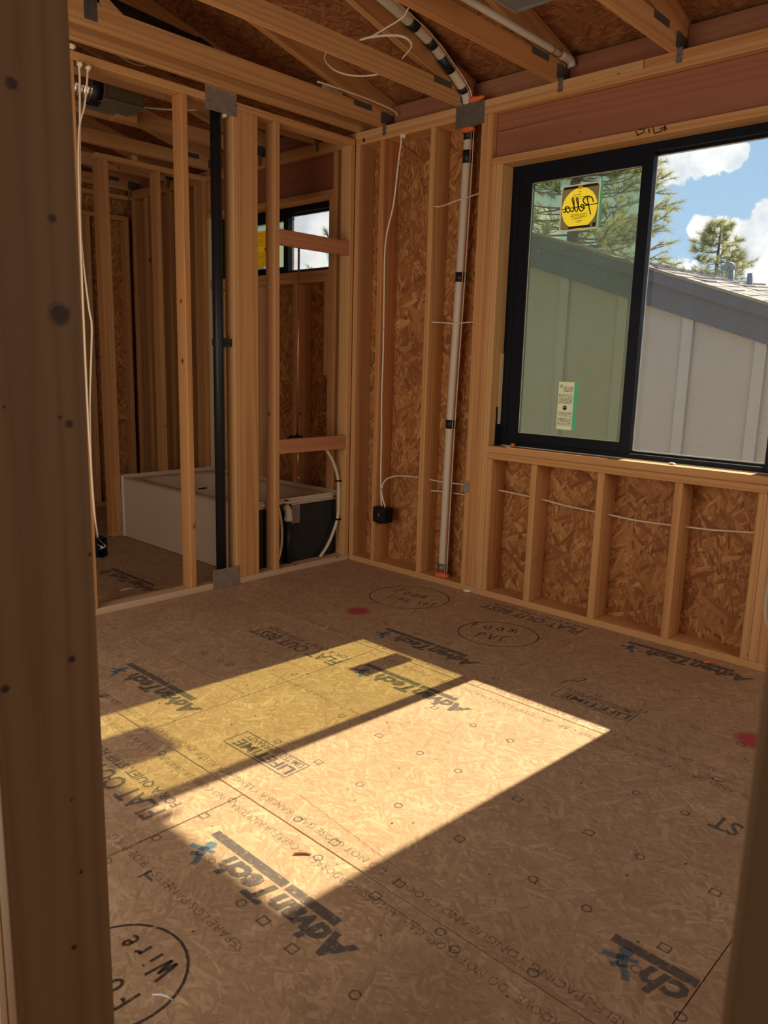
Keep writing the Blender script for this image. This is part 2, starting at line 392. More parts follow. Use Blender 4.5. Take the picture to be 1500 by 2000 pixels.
def bm_tube(bm, pts, r, seg=8, caps=True, radii=None, flat=1.0):
    P = [Vector(p) for p in pts]; rings = []; ref = None
    for i, p in enumerate(P):
        t = (P[min(i+1, len(P)-1)]-P[max(i-1, 0)]).normalized()
        if ref is None:
            ref = t.orthogonal().normalized()
        ref = (ref - t*ref.dot(t)).normalized(); bi = t.cross(ref)
        rr = radii[i] if radii else r
        rings.append([bm.verts.new(p + (ref*math.cos(2*PI*k/seg) + bi*math.sin(2*PI*k/seg)*flat)*rr) for k in range(seg)])
    for a, b in zip(rings, rings[1:]):
        for k in range(seg): bm.faces.new((a[k], a[(k+1) % seg], b[(k+1) % seg], b[k]))
    if caps:
        bm.faces.new(rings[0][::-1]); bm.faces.new(rings[-1])
def tube(name, pts, r, mat, parent=None, seg=10, radii=None, sp=0, flat=1.0):
    if sp: pts = spline(pts, sp)
    o = Vector(pts[0]); pl = Vector(parent.location) if parent else Vector((0, 0, 0))
    bm = bmesh.new(); bm_tube(bm, [Vector(p)-o for p in pts], r, seg, True, radii, flat)
    bmesh.ops.recalc_face_normals(bm, faces=bm.faces)
    return link(name, bm_mesh(bm, name, True), mat, parent, o-pl)
def along(pts, t):
    P = [Vector(p) for p in pts]; L = [0]
    for a, b in zip(P, P[1:]): L.append(L[-1]+(b-a).length)
    s = t*L[-1]
    for i in range(len(P)-1):
        if s <= L[i+1] or i == len(P)-2:
            return P[i].lerp(P[i+1], (s-L[i])/max(1e-9, L[i+1]-L[i]))
def blob(name, loc, r, mat, parent=None, seed=0, sq=(1, 1, 1), jit=0.3):
    rg = random.Random(seed); bm = bmesh.new(); bmesh.ops.create_icosphere(bm, subdivisions=2, radius=r)
    for v in bm.verts:
        v.co = Vector((v.co.x*sq[0], v.co.y*sq[1], v.co.z*sq[2]))*(1+rg.uniform(-jit, jit))
    pl = Vector(parent.location) if parent else Vector((0, 0, 0))
    return link(name, bm_mesh(bm, name, True), mat, parent, Vector(loc)-pl)

fcache = {}
def text_mesh(s, bold=0.0, shear=0.0):
    k = (s, bold, shear)
    if k not in fcache:
        cu = bpy.data.curves.new('t', 'FONT'); cu.body = s; cu.offset = bold; cu.shear = shear; cu.resolution_u = 2
        o = bpy.data.objects.new('t', cu); C.objects.link(o)
        me = bpy.data.meshes.new_from_object(o.evaluated_get(bpy.context.evaluated_depsgraph_get()))
        bpy.data.objects.remove(o)
        xs = [v.co.x for v in me.vertices]; ys = [v.co.y for v in me.vertices]
        fcache[k] = (me, min(xs), max(xs), min(ys), max(ys))
    return fcache[k]
def text(name, s, mat, parent, mtx, width, height, bold=0.0, shear=0.0, mirror=False):
    """text filling width x height, local x/y plane mapped through mtx (world)"""
    me0, x0, x1, y0, y1 = text_mesh(s, bold, shear)
    me = me0.copy()
    for v in me.vertices:
        fx = (v.co.x-x0)/(x1-x0)*width; fy = (v.co.y-y0)/(y1-y0)*height
        if mirror: fx = width-fx
        v.co = (fx, fy, 0)
    o = link(name, me, mat, parent)
    pl = Matrix.Translation(parent_world(parent)) if parent else Matrix()
    o.matrix_local = pl.inverted() @ mtx
    return o
def parent_world(p):
    v = Vector(p.location)
    while p.parent: p = p.parent; v += Vector(p.location)
    return v
def flat_poly(name, polys, mat, parent, zz=0.0):
    """flat print from 2d polygons on the floor"""
    bm = bmesh.new(); o = Vector((polys[0][0][0], polys[0][0][1], zz))
    for p in polys:
        bm.faces.new([bm.verts.new((x-o.x, y-o.y, 0)) for x, y in p])
    bmesh.ops.recalc_face_normals(bm, faces=bm.faces)
    return link(name, bm_mesh(bm, name), mat, parent, o-parent_world(parent))
def strip(pts, wdt):
    """2d polyline to quads"""
    q = []
    for (x0, y0), (x1, y1) in zip(pts, pts[1:]):
        dx, dy = x1-x0, y1-y0; L = math.hypot(dx, dy) or 1; nx, ny = -dy/L*wdt/2, dx/L*wdt/2
        q.append([(x0+nx, y0+ny), (x1+nx, y1+ny), (x1-nx, y1-ny), (x0-nx, y0-ny)])
    return q
def ring2d(cx, cy, r, wdt, n=14, sx=1.0, sy=1.0, rot=0.0, a0=0.0, a1=2*PI):
    pts = []
    for i in range(n+1):
        a = a0+(a1-a0)*i/n; x, y = math.cos(a)*r*sx, math.sin(a)*r*sy
        pts.append((cx+x*math.cos(rot)-y*math.sin(rot), cy+x*math.sin(rot)+y*math.cos(rot)))
    return strip(pts, wdt)

# ================================================================== STRUCTURE
ZT = 2.6904            # underside of the top plates
ZC = ZT + 3*IN         # truss bearing
T2 = 1.5*IN
D6, D4 = 5.5*IN, 3.5*IN

# ------------------------------------------------------------------ floor
floor = struct('floor')
SB, SC = -1.0979, -2.3159
g = 0.0015
rows = [(SB, 0.20, [-2.95, -0.51, 1.9290, 4.367, 6.0]), (SC, SB, [-2.95, -1.10, 1.3346, 3.2646, 5.70, 6.0]),
        (SC-1.218, SC, [-2.95, -0.512, 1.926, 4.364, 6.0]), (SC-2.436, SC-1.218, [-2.95, -1.1, 1.33, 3.77, 6.0]), (-6.2, SC-2.436, [-2.95, -0.5, 1.9, 4.3, 6.0])]
panels = []
for (ya, yb, xs) in rows:
    for xa, xb in zip(xs, xs[1:]):
        p = board('floor_panel', (xa+g, ya+g, -0.0183), (xb-g, yb-g, 0), OSB_FLOOR, floor, 0.0012)
        panels.append((xa, xb, ya, yb, p))
board('floor_rim', (-2.95, -6.2, -0.30), (6.0, 0.20, -0.0195), WOOD, floor, 0)
def panel_at(x, y):
    for xa, xb, ya, yb, p in panels:
        if xa <= x <= xb and ya <= y <= yb: return p
    return panels[0][4]
ZP = 0.0006
def floor_text(s, x, y, wdt, h, mat=INK, rot=PI, bold=0.02, shear=0.0, name='printed_text'):
    p = panel_at(x-0.05*math.cos(rot) if rot == PI else x, y)
    return text(name, s, mat, p, Matrix.Translation((x, y, ZP)) @ Matrix.Rotation(rot, 4, 'Z'), wdt, h, bold, shear)
def floor_shape(polys, mat, name='printed_mark', z_=ZP):
    x = sum(q[0] for q in polys[0])/len(polys[0]); y = sum(q[1] for q in polys[0])/len(polys[0])
    return flat_poly(name, polys, mat, panel_at(x, y), z_)
def rect(x0, y0, x1, y1): return [(x0, y0), (x1, y0), (x1, y1), (x0, y1)]
def emblem(lx, ly):
    q = [[(lx-.004+math.cos(a*PI/6)*.017, ly+.034+math.sin(a*PI/6)*.017) for a in range(12)]]
    for pts_, w_ in (([(-.006, .022), (.0, .0), (.012, -.016)], .026), ([(-.046, -.004), (-.02, .004), (.002, .010)], .017), ([(.008, -.012), (.026, -.03), (.034, -.05)], .018), ([(.004, -.008), (-.014, -.028)], .016), ([(.004, .012), (.032, .022)], .013)):
        q += strip([(lx+u, ly+v) for u, v in pts_], w_)
    return q
def brand_stamp(xs, yb, s='AdvanTech', wdt=0.50, bar0=0.10, bar1=0.62, logo=True):
    floor_text(s, xs, yb, wdt, 0.083, INK, bold=0.05, shear=0.22)
    floor_shape([rect(xs-bar1, yb+0.006, xs-bar0-0.2, yb+0.036), rect(xs-bar0-0.19, yb+0.006, xs-bar0, yb+0.036)], INK, 'printed_bar')
    if logo:
        q = []
        lx, ly = xs-0.575, yb-0.055
        q = emblem(lx, ly)
        floor_shape(q, BLUEINK, 'printed_emblem')
        floor_shape(ring2d(xs-wdt-0.018, yb-0.06, 0.010, 0.003), INK, 'registered_mark')
brand_stamp(1.325, -2.062); brand_stamp(1.785, -0.868); brand_stamp(2.055, -1.288); brand_stamp(2.655, -2.517); brand_stamp(2.745, -0.108)
brand_stamp(-0.20, -1.345)
floor_text('ch', 3.258, -2.076, 0.105, 0.085, INK, bold=0.035, shear=0.22)
floor_shape([rect(3.055, -2.070, 3.262, -2.040)], INK, 'printed_bar')
q = emblem(3.105, -2.112)
floor_shape(q, BLUEINK, 'printed_emblem')
floor_shape(ring2d(3.142, -2.112, 0.012, 0.003), INK, 'registered_mark')
def flat_stamp(xs, yb, s1='FLAT OUT BEST', s2='FOR A QUIET, STIFF FLOOR', w1=0.62, w2=0.60):
    floor_text(s1, xs, yb, w1, 0.082, INK, bold=0.02)
    if s2: floor_text(s2, xs, yb+0.058, w2, 0.042, INK, bold=0.01)
flat_stamp(1.338, -1.315); flat_stamp(1.838, -2.532); flat_stamp(1.885, -0.100)
flat_stamp(3.118, -1.335, 'ST', None, 0.085)
def warranty(x1, y0):
    wdt, h = 0.345, 0.107
    floor_shape(strip([(x1, y0), (x1-wdt, y0), (x1-wdt, y0+h), (x1, y0+h), (x1, y0)], 0.005), INK, 'printed_frame')
    floor_text('LIFETIME', x1-0.012, y0+0.062, 0.30, 0.050, INK, bold=0.03)
    floor_text('LIMITED WARRANTY', x1-0.012, y0+0.101, 0.305, 0.030, INK, bold=0.01)
warranty(1.938, -2.157); warranty(2.540, -0.934)
# small print along the panel edges and joints
def small(s, x, y, wdt, h=0.026, mat=INKF, rot=PI): floor_text(s, x, y, wdt, h, mat, rot, 0.0, 0, 'printed_edge_text')
small('SELF-SPACING TONGUE AND GROOVE   DO NOT CLOSE GAP   RANURA Y LENGUETA AUTOESPACIADORAS', 3.20, SC+0.055, 1.85)
small('NO CIERRE LA ABERTURA   SPACE PANELS 1/8 INCH', 3.20-1.9-0.03, SC+0.055, 0.85*0.9 if False else 0.70)
small('SELF-SPACING TONGUE AND GROOVE   DO NOT CLOSE GAP   AUTOESPACIADORAS NO CIERRE LA ABERTURA', 3.55, SC-0.045, 1.60)
small('NO CIERRE LA ABERTURA   RANURA Y LENGUETA', 1.90, SC-0.045, 0.75)
small('TONGUE AND GROOVE   DO NOT CLOSE GAP   AUTOESPACIADORAS', 3.20, SB-0.045, 1.25)
small('SELF-SPACING   NO CIERRE LA ABERTURA', 1.95, SB-0.045, 0.60)
small('SELF-SPACING TONGUE AND GROOVE   DO NOT CLOSE GAP   RANURA Y LENGUETA', 3.30, SB+0.050, 1.30)
small('NO CIERRE LA ABERTURA   SPACE PANELS 1/8 INCH', 1.85, SB+0.050, 1.10)
small('SEPARE LOS PANELES 1/8 DE PULG', 2.46, -2.700, 0.62, 0.026)
small('SEPARE LOS PANELES 1/8 DE PULG', 1.84, -1.64, 0.62, 0.018)
small('SPACE PANELS 1/8 INCH', 1.30, -1.50, 0.40, 0.016)
small('EXPOSURE 1  SIZED FOR SPACING', 0.98, -1.52, 0.40, 0.014)
floor_shape(strip([(2.10, -2.735), (2.06, -2.735), (2.06, -2.715), (2.06, -2.755)], 0.008), INK, 'printed_arrow')
# fastener guide marks
rings = [(1.94, -2.63), (2.33, -2.62), (2.74, -2.62), (2.96, -2.01), (2.14, -2.01), (2.14, -1.71), (2.31, -2.01), (1.74, -1.71), (2.14, -1.4), (2.31, -1.71), (2.31, -1.4), (2.8, -1.4), (2.96, -1.4), (2.96, -1.71), (2.8, -2.01), (3.27, -2.17), (2.81, -2.36), (2.75, -2.34), (1.73, -2.02), (0.45, -2.02), (0.6, -2.02), (0.6, -1.72), (0.82, -1.72), (0.95, -1.72), (1.01, -2.01), (0.93, -2.01), (1.03, -2.28), (0.95, -2.28), (1.52, -2.36), (1.93, -2.36), (1.94, -2.78), (1.11, -0.79), (1.52, -0.78), (2.34, -0.79), (2.43, -0.5), (2.55, -0.5), (2.75, -0.79), (1.94, -0.97), (2.33, -2.36), (2.98, -2.29), (1.3, -1.58), (0.71, -0.78), (2.15, -2.28)]
sqs = [(2.42, -2.62), (2.54, -2.63), (1.95, -1.72), (1.94, -1.39), (2.55, -2.01), (2.55, -1.71), (2.8, -1.71), (3.17, -1.71), (3.16, -2.0), (2.56, -2.28), (2.55, -2.36), (1.94, -2.01), (1.94, -2.47), (1.32, -0.79), (2.54, -0.8), (2.92, -0.8), (1.02, -1.72), (2.31, -2.28)]
per = {}
for (x, y) in rings: per.setdefault(panel_at(x, y), []).extend(ring2d(x, y, 0.0125, 0.0042, 12))
for (x, y) in sqs: per.setdefault(panel_at(x, y), []).extend(strip([(x-.013, y-.012), (x+.013, y-.012), (x+.013, y+.012), (x-.013, y+.012), (x-.013, y-.0145)], 0.004))
for p, qs in per.items(): flat_poly('fastener_mark', qs, INK, p, ZP)
specks = {}
for i in range(240):
    x, y = rng.uniform(0.1, 3.2), rng.uniform(-2.9, -0.1); r_ = rng.uniform(.0015, .0035); a = rng.uniform(0, 6)
    specks.setdefault(panel_at(x, y), []).append([(x+math.cos(a+k*1.57)*r_*(2 if k % 2 else 1), y+math.sin(a+k*1.57)*r_*(2 if k % 2 else 1)) for k in range(4)])
for p, qs in specks.items():
    o = flat_poly('dirt_speck', qs, MARKER, p, ZP); o['kind'] = 'stuff'
# handwriting: two circled notes read from the doorway, one read from the window
GL = {'F': [[(.1, 0), (.15, 1)], [(.15, 1), (.75, .95)], [(.13, .55), (.55, .52)]], 'o': [[(.5, .6), (.15, .5), (.1, .2), (.35, 0), (.65, .15), (.62, .45), (.5, .6)]],
      'a': [[(.6, .5), (.3, .55), (.1, .25), (.3, .02), (.58, .2), (.6, .5), (.62, .1), (.75, 0)]], 'm': [[(.05, 0), (.1, .5), (.3, .55), (.36, .05), (.42, .5), (.65, .5), (.72, 0)]],
      'l': [[(.3, 0), (.42, 1)]], 'i': [[(.3, 0), (.36, .5)], [(.38, .72), (.40, .78)]], 'n': [[(.1, 0), (.15, .5), (.5, .5), (.55, 0)]], 'e': [[(.1, .3), (.55, .32), (.45, .55), (.18, .45), (.1, .15), (.35, 0), (.6, .1)]],
      's': [[(.55, .5), (.25, .5), (.3, .3), (.5, .2), (.35, 0), (.1, .05)]], 't': [[(.4, .95), (.35, .1), (.55, 0)], [(.12, .6), (.65, .62)]], 'P': [[(.1, 0), (.18, 1)], [(.18, 1), (.6, .95), (.62, .6), (.15, .5)]],
      'V': [[(.05, 1), (.35, 0), (.75, 1)]], 'C': [[(.7, .85), (.4, 1), (.1, .6), (.2, .1), (.55, 0), (.75, .15)]], 'W': [[(.0, 1), (.2, 0), (.42, .7), (.62, 0), (.9, 1)]], 'r': [[(.15, 0), (.2, .5), (.3, .4), (.6, .52)]], ' ': []}
def scrawl(word, x, y, adv, h, rot, wdt=.0065):
    q_ = []
    for i, ch in enumerate(word):
        for ln in GL[ch]:
            pts = []
            P_ = spline([(a_, b_, 0) for a_, b_ in ln], 3) if len(ln) > 2 else [Vector((a_, b_, 0)) for a_, b_ in ln]
            for p in P_:
                lx, ly = (i+p.x*.85+p.y*.12)*adv, p.y*h
                pts.append((x+lx*math.cos(rot)-ly*math.sin(rot), y+lx*math.sin(rot)+ly*math.cos(rot)))
            q_ += strip(pts, wdt)
    floor_shape(q_, MARKER, 'handwriting')
floor_shape(ring2d(0.875, -0.345, 0.235, 0.006, 30, 1.0, 0.93, 0.5), MARKER, 'drawn_circle')
scrawl('Foam', 0.735, -0.330, 0.060, 0.085, 0.10); scrawl('line set', 0.790, -0.460, 0.040, 0.080, 0.26)
floor_shape(ring2d(1.605, -0.480, 0.195, 0.006, 30, 1.05, 0.95, 0.5), MARKER, 'drawn_circle')
scrawl('Foam', 1.440, -0.500, 0.066, 0.095, 0.42); scrawl('PVC', 1.545, -0.605, 0.062, 0.080, 0.35)
floor_shape(ring2d(2.325, -2.955, 0.155, 0.007, 30), MARKER, 'drawn_circle')
scrawl('Wire', 2.400, -2.842, 0.045, 0.065, PI+0.15, .008); scrawl('Foam', 2.415, -2.945, 0.050, 0.060, PI+0.15, .008)
floor_shape(strip([(2.16, -0.80), (2.17, -0.74), (2.20, -0.73), (2.22, -0.68), (2.20, -0.67)], 0.006), MARKER, 'drawn_squiggle')
# chalk and pencil lines
floor_shape(strip([(1.335, -2.30), (1.337, -1.75), (1.331, -1.12)], 0.003), PENCIL, 'pencil_line')
floor_shape(strip([(1.80, -1.12), (1.805, -1.20)], 0.004), PENCIL, 'pencil_line')
floor_shape(strip([(0.15, -1.86), (1.32, -1.86)], 0.0025), PENCIL, 'pencil_line')
floor_shape(strip([(1.92, -2.78), (1.93, -2.34)], 0.004), PENCIL, 'pencil_line')
floor_shape(strip([(2.55, -2.36), (2.70, -2.36)], 0.003), PENCIL, 'pencil_line')
floor_shape(strip([(2.05, -2.19), (2.55, -2.24)], 0.002), PENCIL, 'pencil_line')
# paint dots
for (x, y) in ((0.862, -0.755), (2.945, -0.735)):
    p = panel_at(x, y)
    bm = bmesh.new(); bmesh.ops.create_circle(bm, cap_ends=True, segments=24, radius=0.095)
    link('paint_dot', bm_mesh(bm, 'paint_dot'), SPRAY, p, Vector((x, y, ZP+.0002))-parent_world(p))

# ------------------------------------------------------------------ exterior wall (window wall)
XC = 0.9839; XL = XC+6*IN; XR = 2.6688; ZS = 0.8975; ZH = 2.4224
WL_X0 = -2.85
wr = struct('wall_right')
def stud(par, x0, y0, x1, y1, z0=T2, z1=ZT, name='stud', mat=WOOD): return board(name, (x0, y0, z0), (x1, y1, z1), mat, par, 0.003)
board('bottom_plate', (0.0, 0, 0), (3.9, D6, T2), WOOD, wr); board('bottom_plate', (WL_X0, 0, 0), (-0.002, D6, T2), WOOD, wr)
board('bottom_plate', (3.902, 0, 0), (5.9, D6, T2), WOOD, wr)
board('top_plate', (0.0, 0, ZT), (3.9, D6, ZT+T2), WOOD, wr); board('top_plate', (WL_X0, 0, ZT), (-0.09, D6, ZT+T2), WOOD, wr)
board('top_plate', (0.0, 0, ZT+T2), (1.905, D6, ZC), WOOD, wr); board('top_plate', (1.908, 0, ZT+T2), (3.9, D6, ZC), WOOD, wr)
board('top_plate', (WL_X0, 0, ZT+T2), (-0.002, D6, ZC), WOOD, wr); board('top_plate', (3.902, 0, ZT), (5.9, D6, ZC), WOOD, wr)
for x in (0.0, 0.2116, 0.6188, XC, XC+T2): stud(wr, x, 0, x+T2-.0006, D6)
stud(wr, XC+2*T2, 0, XC+3*T2-.0006, D6, z1=ZH, name='trimmer_stud')
stud(wr, XC+3*T2, 0, XL, D6, z1=ZH, name='trimmer_stud')
board('header_plate', (XC+2*T2, 0, ZH), (XR+2*T2, D6, ZH+T2), WOOD, wr)
board('header', (XC+2*T2, 0.040, ZH+T2+.001), (XR+2*T2, D6, ZT-.001), HEAD, wr, 0.004)
prism('header_check', [(1.075, 2.6000), (1.30, 2.6035), (1.55, 2.6105), (1.30, 2.6052), (1.075, 2.6038)], 1, 0.0392, 0.0408, simple('check_shadow', (0.03, 0.012, 0.008), 0.9), wr)
board('sill_plate', (XL, 0, ZS-T2), (XR, D6, ZS), WOOD, wr); board('sill_plate', (XL, 0, ZS-2*T2), (XR, D6, ZS-T2-.0008), WOOD, wr)
for x in (XL, 1.433, 1.839, 2.2473, XR-T2): stud(wr, x, 0, x+T2, D6, z1=ZS-2*T2-.0005, name='cripple_stud')
for i in range(2): stud(wr, XR+T2*i+.0006, 0, XR+T2*(i+1), D6, z1=ZH, name='trimmer_stud')
for i in range(2, 4): stud(wr, XR+T2*i+.0006, 0, XR+T2*(i+1), D6)
for x in (3.06, 3.466, 3.87, 4.28, 4.68, 5.1, 5.5): stud(wr, x, 0, x+T2, D6)
# bathroom stretch
X2L, X2R, Z2S = -1.62, -0.243, 1.957
stud(wr, X2R, 0, X2R+T2-.0006, D6, z1=ZH, name='trimmer_stud'); stud(wr, X2R+T2, 0, X2R+2*T2, D6)
stud(wr, X2L-T2, 0, X2L, D6, z1=ZH, name='trimmer_stud', mat=JAMB); stud(wr, X2L-2*T2, 0, X2L-T2-.0006, D6)  # pale wood on this trimmer stands in for daylight on the jamb
board('header_plate', (X2L-T2, 0, ZH), (X2R+T2, D6, ZH+T2), WOOD, wr)
board('header', (X2L-T2, 0.040, ZH+T2+.001), (X2R+T2, D6, ZT-.001), HEAD, wr, 0.004)
board('sill_plate', (X2L, 0, Z2S-T2), (X2R, D6, Z2S), WOOD, wr); board('sill_plate', (X2L, 0, Z2S-2*T2), (X2R, D6, Z2S-T2-.0008), WOOD, wr)
for x in (-1.42, -1.014, -0.608): stud(wr, x, 0, x+T2, D6, z1=Z2S-2*T2-.0005, name='cripple_stud')
board('cripple_stud', (-0.284, 0, 1.255), (-0.246, D6, Z2S-2*T2-.0005), WOOD, wr)
for x in (-1.83, -2.02, -2.23, -2.43, -2.6, -2.8): stud(wr, x, 0, x+T2, D6)
# sheathing panels
Y0, Y1 = D6+.0005, D6+0.0121
def sheath(x0, x1, z0, z1): board('sheathing_panel', (x0+.0012, Y0, z0), (x1-.0012, Y1, z1), OSB_WALL, wr, 0)
sheath(-0.19, 0.225, -0.30, 2.90); sheath(0.225, XL, -0.30, 2.90); sheath(XL, XR, -0.30, ZS); sheath(XL, XR, ZH, 2.90)
sheath(XR, 3.9, -0.30, 2.90); sheath(3.9, 6.0, -0.30, 2.90)
sheath(X2R, -0.19, -0.30, 2.90); sheath(-0.99, X2R, -0.30, Z2S); sheath(X2L, -0.99, -0.30, Z2S); sheath(X2L, X2R, ZH, 2.90); sheath(WL_X0-.1, X2L, -0.30, 2.90)
WRAP = simple('grey_bounce_layer', (0.52, 0.53, 0.53), 0.8, var=0.05, scale=4)  # unseen grey layer added to bounce neutral light onto the neighbour house
for (xa, xb, za, zb) in ((WL_X0-.1, X2L, -3.0, 2.75), (X2L, X2R, -3.0, Z2S), (X2L, X2R, ZH, 2.75), (X2R, XL, -3.0, 2.75), (XL, XR, -3.0, ZS-.004), (XL, XR, ZH+.004, 2.75), (XR, 6.0, -3.0, 2.75)):
    board('bounce_layer', (xa+.0005, Y1+.0006, za), (xb-.0005, Y1+.004, zb), WRAP, wr, 0)
board('head_casing', (XL-.1, Y1+.005, ZH-.022), (XR+.1, Y1+.10, ZH+.12), TRIMG, wr)
# handwriting on the header plate
def strokes(name, lines_, wdt, axis, at_, mat, parent):
    bm = bmesh.new()
    for ln in lines_:
        for q_ in strip(ln, wdt):
            pts_ = [((u, at_, v) if axis == 1 else (at_, u, v)) for u, v in q_]
            bm.faces.new([bm.verts.new(p) for p in pts_])
    return link(name, bm_mesh(bm, name), mat, parent)
HS = [[(1.8956, 2.4567), (1.9107, 2.4316)], [(1.9036, 2.4364), (1.9374, 2.4451), (1.9372, 2.4577), (1.9209, 2.469), (1.9104, 2.4623)], [(1.959, 2.4557), (1.9644, 2.4361)], [(1.9668, 2.4526), (1.9623, 2.4476)], [(1.979, 2.4603), (1.9899, 2.4296), (2.024, 2.4341)], [(2.0119, 2.4476), (2.0469, 2.4486)], [(2.0354, 2.4576), (2.0415, 2.4294)], [(2.0215, 2.4389), (2.05, 2.4419)]]
HS = [[(u, min(v, 2.4600)) for u, v in l] for l in HS]
SS = [[(-1.2376, 0.4202), (-1.2383, 0.3864)], [(-1.2275, 0.4284), (-1.2265, 0.3835)], [(-1.244, 0.4075), (-1.2235, 0.4083)], [(-1.2427, 0.3958), (-1.2273, 0.3964)]]
strokes('handwriting', HS, .0048, 1, -.0006, DARKINK, wr)
bm = bmesh.new(); bmesh.ops.create_circle(bm, cap_ends=True, segments=16, radius=.011); link('drilled_hole', bm_mesh(bm, 'dh'), DARKINK, wr, (.073, -.0005, 2.712), (PI/2, 0, 0))

# ------------------------------------------------------------------ partition wall (left)
wl = struct('wall_left')
XB = -D4
def pst(y0, y1, name='stud', x0=XB, x1=0.0, z0=T2, z1=ZT, mat=WOOD): return board(name, (x0, y0, z0), (x1, y1, z1), mat, wl)
board('bottom_plate', (XB, -3.10, 0), (0, -1.085, T2), PALEY, wl); board('bottom_plate', (XB, -0.955, 0), (0, -0.001, T2), PALEY, wl)
board('top_plate', (XB, -3.10, ZT), (0, -1.085, ZT+T2), WOOD, wl); board('top_plate', (XB, -0.955, ZT), (0, -0.001, ZT+T2), WOOD, wl)
pst(-1.2613, -1.2233); pst(-0.940, -0.902); pst(-0.9015, -0.770, 'wide_post', x0=-T2); pst(-0.648, -0.610); pst(-0.040, -0.002)
strokes('handwriting', SS, .0025, 0, .0006, DARKINK, wl)
pst(-1.865, -1.827)
for y in (-2.27, -2.68, -3.08): pst(y, y+T2)
board('blocking', (-T2, -0.6095, 2.022), (-0.001, -0.0405, 2.022+D4), REDY, wl); board('blocking', (-T2, -0.6095, 0.776), (-0.001, -0.0405, 0.776+D4), REDY, wl)

# ------------------------------------------------------------------ tub end wall and far room
wb = struct('wall_back')
XE = -1.645
board('bottom_plate', (XE-D4, -0.885, 0), (XE, -0.001, T2), WOOD, wb); board('top_plate', (XE-D4, -0.900, ZT), (XE, -0.001, ZT+T2), WOOD, wb)
for y in (-0.885, -0.8465, -0.440, -0.041): board('stud', (XE-D4, y, T2), (XE, y+T2, ZT), WOOD, wb)
board('blocking', (XE-D4, -0.62, ZT+T2), (XE, -0.62+T2, ZC), WOOD, wb)
wf = struct('wall_far')
board('bottom_plate', (WL_X0-D4, -3.2, 0), (WL_X0, -0.001, T2), WOOD, wf); board('top_plate', (WL_X0-D4, -3.2, ZT), (WL_X0, -0.001, ZT+T2), WOOD, wf)
board('header_plate', (WL_X0-D4, -1.0, 2.515), (WL_X0, -0.001, 2.515+T2), WOOD, wf)
for y in (-0.041, -0.40, -0.80, -1.2, -1.6, -2.0, -2.4, -2.8): board('stud', (WL_X0-D4, y, T2), (WL_X0, y+T2, 2.514), WOOD, wf)
for y in (-6.2, -3.78, -1.34): board('sheathing_panel', (WL_X0-D4-.013, y, -0.3), (WL_X0-D4-.001, min(y+2.438, 0.15), 4.4), OSB_SIDE, wf, 0)
# unseen walls added behind and beside the viewer to shut out sky light
we = struct('enclosure_rear')
for x in (WL_X0-.1, -0.5, 1.9, 4.3): board('sheathing_panel', (x, -6.22, -0.3), (min(x+2.4, 6.02), -6.205, 4.6), OSB_WALL, we, 0)
ws2 = struct('enclosure_side')
for y in (-6.2, -3.78, -1.34): board('sheathing_panel', (6.005, y, -0.3), (6.02, min(y+2.438, 0.15), 4.6), OSB_SIDE, ws2, 0)

# ------------------------------------------------------------------ doorway the picture is taken from
wd = struct('wall_front')
YF0, YF1 = -3.272, -3.110
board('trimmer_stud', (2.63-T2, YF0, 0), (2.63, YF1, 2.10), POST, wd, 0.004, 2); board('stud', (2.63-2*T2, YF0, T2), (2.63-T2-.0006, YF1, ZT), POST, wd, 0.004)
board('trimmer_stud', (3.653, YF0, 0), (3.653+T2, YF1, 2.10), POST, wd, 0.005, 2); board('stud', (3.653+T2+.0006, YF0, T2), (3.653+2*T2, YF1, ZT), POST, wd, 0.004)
board('header', (2.63-T2, YF0, 2.10), (3.653+T2, YF1, 2.34), HEAD, wd); board('top_plate', (0.05, YF0, ZT), (5.9, YF1, ZT+T2), WOOD, wd)
for x in (4.2, 4.6, 5.0, 5.4): board('stud', (x, YF0+.02, T2), (x+T2, YF1-.02, ZT), WOOD, wd)

KNOT = simple('knot', (0.06, 0.03, 0.015), 0.6, var=0.5, scale=60)
KNOTR = simple('knot_ring', (0.17, 0.085, 0.035), 0.6, var=0.3, scale=60)
for (ky, kz, kr) in ((-3.145, 1.405, .0135), (-3.139, 1.248, .005), (-3.149, 1.536, .005), (-3.194, 1.699, .007), (-3.154, 0.883, .005), (-3.255, 0.864, .0055), (-3.230, 1.275, .002), (-3.157, 0.514, .003), (-3.175, 0.383, .004), (-3.152, 1.258, .0025)):
    for nm, r_, m_k, dx in (('knot_ring', kr*1.35, KNOTR, .0003), ('knot', kr, KNOT, .0006)):
        bm = bmesh.new(); bmesh.ops.create_circle(bm, cap_ends=True, segments=20, radius=r_)
        for v in bm.verts: v.co *= 1+rng.uniform(-.10, .10)
        link(nm, bm_mesh(bm, nm), m_k, wd, (2.63+dx, ky, kz), (0, PI/2, 0))

